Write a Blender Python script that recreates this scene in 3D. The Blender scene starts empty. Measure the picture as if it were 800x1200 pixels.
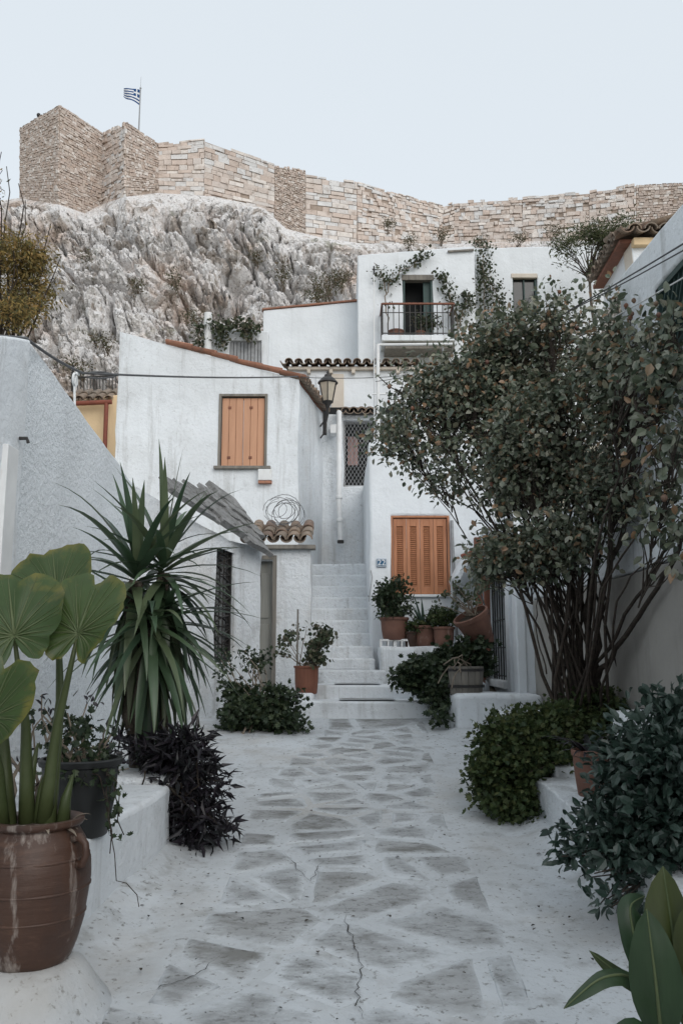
import bpy, math, random
import numpy as np
from mathutils import Vector, Matrix, noise

random.seed(7); RNG = np.random.default_rng(7)
SC = bpy.context.scene
COL = SC.collection

# ---------------------------------------------------------------- camera
FPX, PITCH, CAMZ = 1000.0, math.radians(9.5), 1.6
cam_data = bpy.data.cameras.new('camera')
cam_data.sensor_fit = 'VERTICAL'; cam_data.sensor_height = 36.0; cam_data.sensor_width = 24.0
cam_data.lens = 36.0*FPX/1200.0
cam_data.clip_start = 0.05; cam_data.clip_end = 3000
cam = bpy.data.objects.new('camera', cam_data); COL.objects.link(cam)
cam.location = (0, 0, CAMZ); cam.rotation_euler = (math.radians(90)+PITCH, 0, 0)
SC.camera = cam
SC.render.resolution_x, SC.render.resolution_y = 682, 1024

# ---------------------------------------------------------------- sky, sun, exposure
SUN_EL, SUN_AZ = math.radians(30), math.radians(155)      # azimuth clockwise from +Y (behind the viewer)
world = bpy.data.worlds.new('World'); SC.world = world; world.use_nodes = True
wn = world.node_tree; wn.nodes.clear()
w_out = wn.nodes.new('ShaderNodeOutputWorld'); w_bg = wn.nodes.new('ShaderNodeBackground')
w_sky = wn.nodes.new('ShaderNodeTexSky'); w_sky.sky_type = 'NISHITA'; w_sky.sun_disc = False
w_sky.sun_elevation = SUN_EL; w_sky.sun_rotation = SUN_AZ
w_sky.dust_density = 4.0; w_sky.air_density = 1.0; w_sky.ozone_density = 1.0
w_hsv = wn.nodes.new('ShaderNodeHueSaturation'); w_hsv.inputs['Saturation'].default_value = 0.35
w_mix = wn.nodes.new('ShaderNodeMix'); w_mix.data_type = 'RGBA'
w_mix.inputs[0].default_value = 0.72; w_mix.inputs[7].default_value = (8.2, 8.95, 9.6, 1)   # thin even overcast veil over the sky
wn.links.new(w_sky.outputs[0], w_hsv.inputs['Color']); wn.links.new(w_hsv.outputs[0], w_mix.inputs[6])
wn.links.new(w_mix.outputs[2], w_bg.inputs[0]); wn.links.new(w_bg.outputs[0], w_out.inputs[0])
w_bg.inputs[1].default_value = 0.090
sun_data = bpy.data.lights.new('sun', 'SUN'); sun_data.energy = 0.85; sun_data.angle = math.radians(50)
sun_data.color = (1.0, 0.95, 0.90)
sun = bpy.data.objects.new('sun', sun_data); COL.objects.link(sun)
sd = Vector((math.sin(SUN_AZ)*math.cos(SUN_EL), math.cos(SUN_AZ)*math.cos(SUN_EL), math.sin(SUN_EL)))
sun.rotation_euler = (-sd).to_track_quat('-Z', 'Y').to_euler()
sun.location = sd*60
SC.view_settings.view_transform = 'Standard'; SC.view_settings.look = 'None'
SC.view_settings.exposure = 0.36; SC.view_settings.gamma = 1.0; SC.view_settings.use_curve_mapping = False
SC.render.engine = 'CYCLES'
SC.cycles.use_denoising = True
SC.cycles.max_bounces = 6; SC.cycles.diffuse_bounces = 4; SC.cycles.transparent_max_bounces = 6

# ---------------------------------------------------------------- photo pixel -> direction helpers
CP, SP = math.cos(PITCH), math.sin(PITCH)
SLOPE = 0.09                                            # the lane climbs about 5 degrees
def ray(px, py):
    u = (px-400)/FPX; v = (600-py)/FPX
    return Vector((u, CP-v*SP, SP+v*CP))
CAM = Vector((0, 0, CAMZ))
def at(px, py, Y):
    d = ray(px, py); return CAM + d*(Y/d.y)
def atX(px, py, X):
    d = ray(px, py); return CAM + d*(X/d.x)
def on_lane(px, py):
    d = ray(px, py); return CAM + d*(CAMZ/(SLOPE*d.y-d.z))
def xy(px, py, Y):
    p = at(px, py, Y); return Vector((p.x, p.y))
def hit(a, b, px, py):                                  # vertical plane through a->b: distance along it, height
    d = ray(px, py); e = (b-a); L = e.length; e = e/L; n = Vector((e.y, -e.x))
    t = (a.dot(n))/(d.x*n.x+d.y*n.y)
    p = CAM+d*t
    return (Vector((p.x, p.y))-a).dot(e), p.z
def lerp(a, b, t): return a+(b-a)*t
def interp(x, pts):
    xs = [p[0] for p in pts]; ys = [p[1] for p in pts]
    return float(np.interp(x, xs, ys))
def lane_z(x, y):
    return SLOPE*y + 0.012*noise.noise(Vector((x*1.3, y*1.3, 3.1))) + 0.004*noise.noise(Vector((x*5, y*5, 1.7)))

# ---------------------------------------------------------------- materials
class NT:
    def __init__(s, name):
        s.m = bpy.data.materials.new(name); s.m.use_nodes = True; s.t = s.m.node_tree
        s.b = s.t.nodes['Principled BSDF']; s.out = s.t.nodes['Material Output']
        s._pos = None
    def n(s, typ, **kw):
        nd = s.t.nodes.new(typ)
        for k, v in kw.items(): setattr(nd, k, v)
        return nd
    def link(s, a, b): s.t.links.new(a, b)
    def pos(s):
        if s._pos is None: s._pos = s.n('ShaderNodeNewGeometry').outputs['Position']
        return s._pos
    def mapped(s, sc, vec=None):
        m = s.n('ShaderNodeMapping'); s.link(vec or s.pos(), m.inputs[0])
        m.inputs['Scale'].default_value = sc if isinstance(sc, (tuple, list)) else (sc,)*3
        return m.outputs[0]
    def noise(s, sc, detail=5, rough=.6, vec=None, dist=0):
        nd = s.n('ShaderNodeTexNoise'); s.link(s.mapped(sc, vec), nd.inputs['Vector'])
        nd.inputs['Scale'].default_value = 1; nd.inputs['Detail'].default_value = detail
        nd.inputs['Roughness'].default_value = rough; nd.inputs['Distortion'].default_value = dist
        return nd.outputs[0]
    def rng(s, fac, lo, hi, a=0., b=1.):
        nd = s.n('ShaderNodeMapRange'); s.link(fac, nd.inputs[0])
        for i, v in zip((1, 2, 3, 4), (lo, hi, a, b)): nd.inputs[i].default_value = v
        return nd.outputs[0]
    def mix(s, fac, a, b, mode='MIX'):
        nd = s.n('ShaderNodeMix', data_type='RGBA', blend_type=mode)
        for sock, v in ((nd.inputs[0], fac), (nd.inputs[6], a), (nd.inputs[7], b)):
            if hasattr(v, 'is_linked') or hasattr(v, 'links'): s.link(v, sock)
            elif isinstance(v, (int, float)): sock.default_value = v
            else: sock.default_value = (v[0], v[1], v[2], 1)
        return nd.outputs[2]
    def math(s, op, a, b=0.):
        nd = s.n('ShaderNodeMath', operation=op)
        for sock, v in ((nd.inputs[0], a), (nd.inputs[1], b)):
            if isinstance(v, (int, float)): sock.default_value = v
            else: s.link(v, sock)
        return nd.outputs[0]
    def bump(s, h, strength, dist, normal=None):
        nd = s.n('ShaderNodeBump'); s.link(h, nd.inputs['Height'])
        nd.inputs['Strength'].default_value = strength; nd.inputs['Distance'].default_value = dist
        if normal: s.link(normal, nd.inputs['Normal'])
        return nd.outputs[0]
    def rand(s):
        g = s.n('ShaderNodeNewGeometry').outputs['Random Per Island']; o = s.n('ShaderNodeObjectInfo').outputs['Random']
        return s.math('FRACT', s.math('ADD', g, o))
    def fin(s, col=None, rough=.8, normal=None, spec=.3, metal=0.):
        if col is not None:
            if hasattr(col, 'links'): s.link(col, s.b.inputs['Base Color'])
            else: s.b.inputs['Base Color'].default_value = (*col, 1)
        s.b.inputs['Roughness'].default_value = rough; s.b.inputs['Specular IOR Level'].default_value = spec
        s.b.inputs['Metallic'].default_value = metal
        if normal: s.link(normal, s.b.inputs['Normal'])
        return s.m

def surf(name, c1, c2, sc=2., rough=.85, layers=(), bumps=(), rand=0., rcols=None, spec=.25, metal=0., lo=.35, hi=.65):
    """two-tone base + noise-masked stains/wear + layered bump; rand = per piece brightness spread"""
    t = NT(name)
    c = t.mix(t.rng(t.noise(sc), lo, hi), c1, c2)
    if rcols:
        r = t.rand(); n = len(rcols)
        for i, rc in enumerate(rcols):
            c = t.mix(t.rng(r, (i+.35)/(n+1), (i+.65)/(n+1)), c, t.mix(t.rng(t.noise(sc*1.7 if not isinstance(sc, tuple) else sc), .3, .7), rc, [v*.8 for v in rc]))
    for (col, lsc, l0, h0, amt) in layers:
        c = t.mix(t.rng(t.noise(lsc, 6, .65), l0, h0, 0, amt), c, col)
    if rand:
        c = t.mix(1., c, t.rng(t.rand(), 0, 1, 1-rand, 1+rand), 'MULTIPLY')
    nrm = None
    for (bs, st, d) in bumps: nrm = t.bump(t.noise(bs, 4, .6), st, d, nrm)
    return t.fin(c, rough, nrm, spec, metal)

GREYW = (.42, .43, .43)
def lime(name, base=(.765, .80, .83), dirt=.36, bscale=22, bstr=.28, streak=.75, speck=.28, warm=.0):
    b2 = [v*.93 for v in base]
    L = [((.56, .57, .57), (.9, .9, .9), .46, .68, dirt),
         ((.42, .425, .42), (6, 6, .45), .53, .70, streak),
         ((.30, .30, .29), (2.2, 2.2, 2.2), .56, .72, dirt*.9),
         ((.24, .24, .23), (26, 26, 26), .585, .67, speck)]
    if warm: L.append(((.50, .42, .33), (1.6, 1.6, 1.1), .52, .70, warm))
    return surf(name, base, b2, 1.3, .9, L, [(1.6, .4, .08), (6, bstr*.5, .03), (bscale, bstr, .03), (bscale*4, bstr*.8, .008)])

MAT = {}
MAT['lime'] = lime('whitewash_plaster')
MAT['lime_clean'] = lime('clean_whitewash', dirt=.13, streak=.16, speck=.06, bstr=.22, bscale=14)
MAT['lime_rough'] = lime('roughcast_whitewash', base=(.83, .875, .91), dirt=.10, bscale=26, bstr=.8, streak=.10, speck=.28)
MAT['lime_old'] = lime('flaking_whitewash', dirt=.5, streak=.6, speck=.4, bstr=.7, warm=.25)
MAT['lime_floor'] = surf('lane_whitewash', (.60, .63, .655), (.51, .535, .555), 1.1, .85,
    [((.38, .39, .39), (1.7, 1.7, 1.7), .48, .68, .5), ((.28, .28, .27), (5.5, 5.5, 5.5), .54, .68, .5), ((.15, .145, .13), (34, 34, 34), .58, .66, .7), ((.40, .36, .31), (.8, .8, .8), .52, .68, .4)],
    [(3.5, .4, .04), (18, .4, .012), (90, .5, .004)])
MAT['tan_plaster'] = surf('bare_cement_render', (.36, .345, .32), (.27, .26, .24), .9, .9,
    [((.20, .195, .18), (6, 6, .7), .5, .75, .5), ((.5, .5, .48), (1.4, 1.4, 1.4), .6, .8, .4)], [(4, .3, .04), (40, .4, .008)])
MAT['cream'] = surf('cream_plaster', (.66, .60, .52), (.56, .50, .43), 1.5, .9, [((.35, .32, .28), (5, 5, .8), .55, .75, .45)], [(25, .4, .01)])
MAT['ochre'] = surf('ochre_plaster', (.78, .60, .38), (.70, .53, .33), 1.5, .9, [((.5, .38, .25), (5, 5, .6), .55, .75, .3)], [(25, .3, .01)])
MAT['rock'] = surf('limestone_cliff', (.84, .825, .82), (.74, .715, .70), .35, .95,
    [((.60, .44, .34), (.14, .14, .14), .51, .63, .65), ((.26, .21, .165), (.5, .5, .26), .565, .60, .7), ((.40, .34, .29), (1.3, 1.3, .7), .555, .60, .6), ((.86, .85, .845), (.4, .4, .4), .50, .64, .7),
     ((.15, .13, .11), (3.2, 3.2, 1.8), .595, .625, .75), ((.20, .20, .12), (.35, .35, .8), .62, .70, .6)],
    [(.9, .9, .5), (3., 1., .25), (10, 1., .08)])
STONE_C = [(.66, .57, .50), (.58, .47, .40), (.72, .66, .61), (.50, .42, .37)]
MAT['stone'] = surf('fortress_stone', (.62, .53, .465), (.52, .43, .37), .8, .95, [((.20, .17, .14), (3, 3, 3), .60, .72, .5)], [(6, .8, .08)], rand=.16, rcols=STONE_C)
MAT['ashlar'] = surf('fortress_ashlar', (.73, .685, .65), (.66, .58, .525), .8, .95, [((.30, .22, .17), (1.1, 1.1, 1.1), .55, .66, .55), ((.24, .20, .17), (4, 4, 4), .58, .68, .5)], [(5, .8, .06)], rand=.12, rcols=[(.80, .79, .78), (.67, .56, .49), (.77, .71, .66), (.62, .54, .485)])
MAT['mortar'] = surf('fortress_mortar', (.42, .34, .28), (.30, .24, .20), 2., .95, [((.14, .12, .10), (1.5, 1.5, 1.5), .55, .7, .6)], [(8, .8, .05)])
MAT['tile'] = surf('roof_tile', (.30, .20, .15), (.22, .16, .13), 6., .85, [((.11, .105, .09), (9, 9, 9), .48, .68, .8), ((.42, .40, .36), (16, 16, 16), .58, .7, .55)], [(40, .4, .006)], rand=.25, rcols=[(.33, .25, .19), (.24, .19, .15)])
MAT['tile_red'] = surf('red_roof_tile', (.42, .20, .13), (.33, .17, .12), 6., .85, [((.16, .12, .10), (9, 9, 9), .52, .7, .7), ((.5, .42, .36), (16, 16, 16), .6, .72, .5)], [(40, .4, .006)], rand=.2)
MAT['shutter'] = surf('peach_shutter_paint', (.58, .32, .20), (.51, .275, .17), (9, 9, 1.2), .55, [((.62, .55, .47), (14, 14, 3), .68, .76, .7), ((.28, .15, .09), (30, 30, 2), .6, .75, .4)], [((60, 60, 3), .25, .004)], rand=.06)
MAT['shutter22'] = surf('varnished_louvre_wood', (.48, .22, .12), (.38, .165, .085), (22, 22, 1.6), .5, [((.20, .08, .04), (40, 40, 2.5), .55, .72, .6)], [((80, 80, 4), .2, .003)], rand=.08)
MAT['oldwood'] = surf('weathered_wood', (.25, .23, .20), (.16, .15, .135), (12, 12, 1.5), .85, [((.09, .085, .08), (30, 30, 3), .55, .72, .6)], [((50, 50, 4), .5, .006)])
MAT['slab_roof'] = surf('weathered_roof_slab', (.27, .27, .27), (.17, .17, .165), (5, 5, 9), .95, [((.09, .09, .085), (11, 11, 20), .52, .66, .7), ((.46, .46, .45), (14, 14, 14), .6, .72, .5)], [((18, 18, 50), .9, .02), (8, .7, .03)], rand=.15)
MAT['doorwood'] = surf('grey_green_door_paint', (.34, .345, .32), (.24, .245, .23), (10, 10, 1.2), .7, [((.30, .25, .2), (18, 18, 4), .6, .72, .6)], [((50, 50, 4), .3, .004)])
MAT['iron'] = surf('black_iron', (.022, .022, .023), (.04, .036, .033), 20., .55, [((.10, .06, .045), (30, 30, 30), .62, .74, .4)], [(60, .3, .003)], spec=.4)
MAT['redpaint'] = surf('red_brown_paint', (.26, .085, .055), (.21, .07, .05), 8., .6, [((.12, .05, .04), (20, 20, 20), .58, .74, .5)], [(50, .2, .003)])
MAT['rustwood'] = surf('brown_post_paint', (.24, .10, .065), (.17, .075, .05), (14, 14, 2), .65, [((.10, .05, .04), (25, 25, 5), .55, .72, .5)], [((50, 50, 5), .3, .004)])
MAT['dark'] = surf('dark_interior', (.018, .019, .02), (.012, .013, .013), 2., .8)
MAT['green_paint'] = surf('dark_green_paint', (.05, .085, .08), (.04, .068, .064), 6., .5, [((.12, .14, .13), (25, 25, 25), .62, .75, .4)], [(40, .2, .003)])
MAT['white_paint'] = surf('white_paint', (.76, .77, .77), (.68, .69, .69), 5., .55, [((.40, .34, .28), (14, 14, 3), .60, .76, .55)], [(40, .2, .003)])
MAT['grey_metal'] = surf('grey_metal', (.33, .34, .35), (.24, .245, .25), 9., .5, [((.2, .13, .1), (18, 18, 6), .6, .75, .5)], [(40, .2, .003)], metal=.3)
MAT['wire'] = surf('cable_sheath', (.12, .125, .13), (.09, .09, .095), 9., .6)
MAT['terracotta'] = surf('terracotta', (.20, .105, .078), (.145, .078, .060), 6., .8, [((.55, .42, .36), (10, 10, 5), .60, .76, .45), ((.14, .07, .05), (7, 7, 4), .56, .74, .55)], [(12, .3, .01), (60, .3, .004)])
MAT['potclay'] = surf('glazed_brown_clay', (.070, .034, .021), (.044, .022, .015), (4, 4, 2.2), .5, [((.05, .03, .024), (5, 5, 2), .52, .7, .7), ((.40, .35, .31), (10, 10, 1.3), .57, .66, .6), ((.13, .07, .045), (11, 11, 30), .55, .68, .4)], [((3, 3, 26), .35, .012), (40, .3, .004)], spec=.45)
MAT['blackplastic'] = surf('black_plastic', (.012, .013, .013), (.017, .018, .018), 8., .45, [((.06, .06, .055), (14, 14, 14), .58, .75, .3)], [(30, .1, .003)], spec=.4)
MAT['soil'] = surf('dry_soil', (.06, .045, .033), (.035, .028, .02), 20., .95, [((.2, .16, .11), (40, 40, 40), .6, .7, .6)], [(30, 1., .02)])
MAT['bark'] = surf('bark', (.115, .095, .075), (.07, .058, .047), (30, 30, 8), .95, [((.2, .18, .15), (22, 22, 14), .55, .7, .5)], [((40, 40, 60), 1., .015)])
MAT['stem'] = surf('dark_stem', (.055, .042, .034), (.032, .026, .022), 25., .85, [((.10, .10, .07), (18, 18, 18), .55, .72, .5)], [(60, .5, .004)])
MAT['dry_stem'] = surf('dry_stem', (.25, .21, .165), (.17, .14, .11), 20., .9)
MAT['earth'] = surf('hillside_earth', (.30, .265, .21), (.20, .18, .13), .6, .95, [((.11, .12, .06), (.8, .8, .8), .5, .68, .7)], [(3, .8, .1)])
MAT['plate_blue'] = surf('enamel_blue', (.035, .12, .22), (.03, .105, .20), 20., .35)
MAT['white_print'] = surf('enamel_white', (.8, .82, .83), (.76, .78, .79), 20., .4)
MAT['flag_blue'] = surf('flag_blue', (.015, .07, .21), (.013, .06, .18), 4., .8)
MAT['flag_white'] = surf('flag_white', (.78, .80, .82), (.72, .74, .76), 4., .8)
MAT['cloth_pink'] = surf('faded_pink_cloth', (.48, .32, .29), (.4, .26, .24), 12., .9, bumps=[((40, 40, 3), .4, .01)])
MAT['crack'] = surf('crack_dirt', (.035, .033, .03), (.05, .047, .042), 12., .95)
def mat_lampglass():
    t = NT('milky_lantern_glass'); t.b.inputs['Transmission Weight'].default_value = .25
    return t.fin(t.mix(t.rng(t.noise(9.), .3, .7), (.62, .55, .44), (.52, .46, .37)), .35, None, .5)
MAT['lampglass'] = mat_lampglass()
def mat_pane():
    t = NT('dark_window_glass')
    return t.fin(t.mix(t.rng(t.noise(3.), .3, .7), (.02, .024, .026), (.035, .04, .042)), .08, None, .5)
MAT['pane'] = mat_pane()
def mat_slab():
    """worn grey stone; limewash creeps in from the joints (attribute edge: 0 rim, 1 middle)"""
    t = NT('worn_paving_stone')
    stone = t.mix(t.rng(t.noise(4., 6), .35, .65), (.37, .38, .385), (.295, .30, .30))
    stone = t.mix(t.rng(t.noise((12., 22., 12.), 8, .72), .535, .62, 0, .8), stone, (.11, .107, .095))
    stone = t.mix(t.rng(t.noise((1.6, 3.2, 2.), 6, .65), .52, .64, 0, .8), stone, (.12, .115, .10))
    stone = t.mix(1., stone, t.rng(t.rand(), 0, 1, .80, 1.12), 'MULTIPLY')
    a = t.n('ShaderNodeAttribute', attribute_name='edge').outputs['Fac']
    k = t.math('ADD', t.math('MULTIPLY', a, 1.15), t.math('MULTIPLY', t.math('SUBTRACT', t.noise((5., 9., 5.), 8, .75), .5), 3.6))
    k = t.math('ADD', k, t.math('MULTIPLY', t.math('SUBTRACT', t.noise(1.1, 3), .5), 2.2))
    k = t.math('ADD', k, t.math('MULTIPLY', t.math('SUBTRACT', t.rand(), .5), 1.0))
    lw = t.mix(t.rng(t.noise(2.), .35, .65), (.59, .62, .645), (.50, .525, .545))
    c = t.mix(t.rng(k, .0, 1.15, 0, .90), lw, stone)
    c = t.mix(t.rng(t.noise(34., 6, .65), .58, .67, 0, .75), c, (.13, .125, .115))
    nrm = t.bump(t.noise(18.), .5, .012, t.bump(t.noise(3.5), .4, .04))
    return t.fin(c, .85, t.bump(t.noise(90.), .5, .004, nrm), .25)
MAT['slab'] = mat_slab()
def leafmat(name, cols, rough=.5, trans=.22, sc=12., edge=None, spec=.35):
    t = NT(name)
    r = t.rand(); c = cols[0]; n = len(cols)-1
    for i in range(n): c = t.mix(t.rng(r, (i+.3)/(n+.6), (i+1.1)/(n+.6)), c, cols[i+1])
    c = t.mix(t.rng(t.noise(sc), .3, .7), c, t.mix(1., c, (.72, .74, .7), 'MULTIPLY'))
    if edge:
        a = t.n('ShaderNodeAttribute', attribute_name='edge').outputs['Fac']
        k = t.math('ADD', a, t.math('MULTIPLY', t.math('SUBTRACT', t.noise(6., 6, .7), .5), 1.5))
        c = t.mix(t.rng(k, .82, 1.25), c, edge)
        c = t.mix(t.rng(t.noise(55., 3), .66, .70, 0, .7), c, (.10, .075, .03))
    t.fin(c, rough, None, spec)
    tr = t.n('ShaderNodeBsdfTranslucent'); mx = t.n('ShaderNodeMixShader'); mx.inputs[0].default_value = trans
    if hasattr(c, 'links'): t.link(c, tr.inputs[0])
    t.link(t.b.outputs[0], mx.inputs[1]); t.link(tr.outputs[0], mx.inputs[2]); t.link(mx.outputs[0], t.out.inputs[0])
    return t.m
MAT['rose_leaf'] = leafmat('rose_leaf', [(.095, .125, .082), (.145, .17, .115), (.060, .082, .058), (.23, .245, .185), (.40, .40, .33), (.12, .15, .10), (.30, .29, .21), (.085, .115, .078), (.16, .18, .12), (.11, .135, .092), (.36, .22, .13)], .34, .25, spec=.6)
MAT['hip'] = leafmat('rose_hip', [(.20, .085, .05), (.28, .13, .09), (.22, .16, .11), (.16, .08, .06)], .5, .05)
MAT['geranium_leaf'] = leafmat('geranium_leaf', [(.045, .072, .026), (.070, .10, .035), (.030, .054, .022), (.105, .12, .045), (.055, .082, .03)], .6)
MAT['ivy_leaf'] = leafmat('dark_bush_leaf', [(.030, .050, .026), (.048, .072, .036), (.022, .038, .021), (.072, .095, .048)], .5)
MAT['waxy_leaf'] = leafmat('waxy_leaf', [(.028, .055, .042), (.045, .075, .06), (.022, .042, .033), (.075, .11, .092)], .32, .15, spec=.5)
MAT['purple_leaf'] = leafmat('dark_purple_leaf', [(.016, .014, .018), (.026, .02, .028), (.011, .012, .013), (.035, .032, .040)], .4, .08)
MAT['yucca_leaf'] = leafmat('yucca_leaf', [(.060, .105, .058), (.085, .135, .07), (.045, .080, .048), (.12, .155, .085)], .38, .15, 5., spec=.5)
MAT['yucca_dead'] = leafmat('dry_yucca_leaf', [(.10, .11, .06), (.055, .075, .042), (.07, .085, .05)], .6)
MAT['ear_leaf'] = leafmat('elephant_ear_leaf', [(.042, .080, .024), (.060, .098, .028), (.034, .068, .024)], .36, .25, 7., edge=(.20, .17, .035), spec=.4)
MAT['petiole'] = leafmat('petiole', [(.075, .095, .038), (.06, .08, .03)], .45, .1, 8.)
MAT['vein'] = leafmat('leaf_vein', [(.13, .16, .075), (.11, .145, .065)], .5, .2)
MAT['canna_leaf'] = leafmat('broad_strap_leaf', [(.022, .050, .022), (.030, .062, .026), (.060, .075, .022), (.035, .065, .028)], .38, .15, (45, 45, 5), spec=.4)
MAT['tree_leaf'] = leafmat('yellowing_tree_leaf', [(.36, .26, .09), (.42, .30, .11), (.24, .20, .08), (.11, .115, .055), (.44, .28, .11), (.18, .16, .07)], .7, .35)
MAT['feather_leaf'] = leafmat('feathery_leaf', [(.10, .12, .055), (.135, .145, .07), (.075, .095, .05)], .6)
MAT['vine_leaf'] = leafmat('vine_leaf', [(.06, .085, .045), (.085, .10, .055), (.045, .065, .04), (.13, .12, .08)], .55)
MAT['shrub_leaf'] = leafmat('dry_shrub_leaf', [(.16, .135, .09), (.12, .115, .07), (.09, .10, .055), (.20, .15, .10)], .8)
MAT['agave_leaf'] = leafmat('agave_leaf', [(.055, .09, .07), (.07, .11, .085)], .45, .1)
MAT['dead_leaf'] = leafmat('fallen_leaf', [(.055, .045, .035), (.09, .07, .05), (.03, .028, .025)], .8, .05)

# ---------------------------------------------------------------- object helpers
WL = {}
def thing(name, label, cat, loc, group=None, kind=None):
    o = bpy.data.objects.new(name, None); COL.objects.link(o); o.empty_display_size = .1
    o.location = loc; WL[o.name] = Vector(loc)
    if label: o['label'] = label
    if cat: o['category'] = cat
    if group: o['group'] = group
    if kind: o['kind'] = kind
    return o
def link_child(o, parent, loc):
    """loc = world position of the origin; parents carry translation only"""
    COL.objects.link(o); WL[o.name] = Vector(loc)
    if parent is not None:
        o.parent = parent; o.location = Vector(loc)-WL[parent.name]
    else: o.location = loc
def add(name, mb, mat, parent=None, origin=None, label=None, cat=None, group=None, kind=None, smooth=None, bevel=0., mats=None):
    """world-space vertices -> one mesh object"""
    V = mb.v
    if origin is None:
        origin = WL[parent.name] if parent is not None else (Vector((sum(p[0] for p in V)/len(V), sum(p[1] for p in V)/len(V), min(p[2] for p in V))))
    ox, oy, oz = origin
    me = bpy.data.meshes.new(name)
    me.from_pydata([(p[0]-ox, p[1]-oy, p[2]-oz) for p in V], [], mb.f)
    for m in (mats or [mat]): me.materials.append(MAT[m])
    if mb.mi: me.polygons.foreach_set('material_index', mb.mi)
    for k, vals in mb.att.items():
        a = me.attributes.new(k, 'FLOAT', 'POINT'); a.data.foreach_set('value', vals)
    me.update()
    if smooth is not None:
        me.polygons.foreach_set('use_smooth', [True]*len(me.polygons))
        if smooth < 180: me.set_sharp_from_angle(angle=math.radians(smooth))
    o = bpy.data.objects.new(name, me); link_child(o, parent, origin)
    if bevel:
        b = o.modifiers.new('bevel', 'BEVEL'); b.width = bevel; b.segments = 3; b.limit_method = 'ANGLE'; b.angle_limit = math.radians(45)
    for k, v in (('label', label), ('category', cat), ('group', group), ('kind', kind)):
        if v: o[k] = v
    return o
def place(name, me, parent, M, label=None):
    """shared mesh data, world matrix M"""
    o = bpy.data.objects.new(name, me); COL.objects.link(o); o.parent = parent
    o.matrix_local = Matrix.Translation(-WL[parent.name]) @ M
    WL[o.name] = M.to_translation()
    return o

class MB:
    def __init__(s): s.v = []; s.f = []; s.mi = []; s.att = {}
    def hexa(s, c):                       # 8 corners: bottom ring 0-3, top ring 4-7
        i = len(s.v); s.v += [tuple(p) for p in c]
        s.f += [(i+3, i+2, i+1, i), (i+4, i+5, i+6, i+7), (i, i+1, i+5, i+4), (i+1, i+2, i+6, i+5), (i+2, i+3, i+7, i+6), (i+3, i, i+4, i+7)]
        return s
    def box(s, x0, x1, y0, y1, z0, z1):
        return s.hexa([(x0, y0, z0), (x1, y0, z0), (x1, y1, z0), (x0, y1, z0), (x0, y0, z1), (x1, y0, z1), (x1, y1, z1), (x0, y1, z1)])
    def obox(s, o, ex, ey, ez):           # corner + three edge vectors
        o = Vector(o)
        return s.hexa([o, o+ex, o+ex+ey, o+ey, o+ez, o+ex+ez, o+ex+ey+ez, o+ey+ez])
    def bar(s, a, b, w, h=None):
        a = Vector(a); b = Vector(b); d = (b-a); h = h or w
        up = Vector((0, 0, 1)) if abs(d.normalized().z) < .9 else Vector((0, 1, 0))
        x = d.cross(up).normalized(); z = x.cross(d).normalized()
        return s.obox(a-x*w/2-z*h/2, x*w, d, z*h)
    def tube(s, pts, rad, n=6, cap=True):
        pts = [Vector(p) for p in pts]; m = len(pts)
        if not hasattr(rad, '__len__'): rad = [rad]*m
        i0 = len(s.v); prev = None
        for k in range(m):
            d = (pts[min(k+1, m-1)]-pts[max(k-1, 0)])
            d = d.normalized() if d.length > 1e-9 else Vector((0, 0, 1))
            if prev is None: x = d.orthogonal().normalized()
            else:
                x = prev-d*prev.dot(d); x = x.normalized() if x.length > 1e-6 else d.orthogonal().normalized()
            prev = x; y = d.cross(x)
            for j in range(n):
                a = 2*math.pi*j/n; s.v.append(tuple(pts[k]+(x*math.cos(a)+y*math.sin(a))*rad[k]))
        for k in range(m-1):
            for j in range(n):
                a = i0+k*n+j; b = i0+k*n+(j+1) % n
                s.f.append((a, b, b+n, a+n))
        if cap:
            s.f.append(tuple(i0+j for j in range(n))[::-1]); s.f.append(tuple(i0+(m-1)*n+j for j in range(n)))
        return s
    def lathe(s, c, prof, n=20, M=None, wob=0.):   # profile (r, z) from the bottom up
        c = Vector(c); i0 = len(s.v); m = len(prof)
        for r, z in prof:
            for j in range(n):
                a = 2*math.pi*j/n
                rr = r*(1+wob*noise.noise(Vector((math.cos(a)*2, math.sin(a)*2, z*6))))
                p = Vector((rr*math.cos(a), rr*math.sin(a), z))
                s.v.append(tuple(c+(M@p if M else p)))
        for k in range(m-1):
            for j in range(n):
                a = i0+k*n+j; b = i0+k*n+(j+1) % n; s.f.append((a, b, b+n, a+n))
        s.f.append(tuple(i0+j for j in range(n))[::-1]); s.f.append(tuple(i0+(m-1)*n+j for j in range(n)))
        return s

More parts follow.
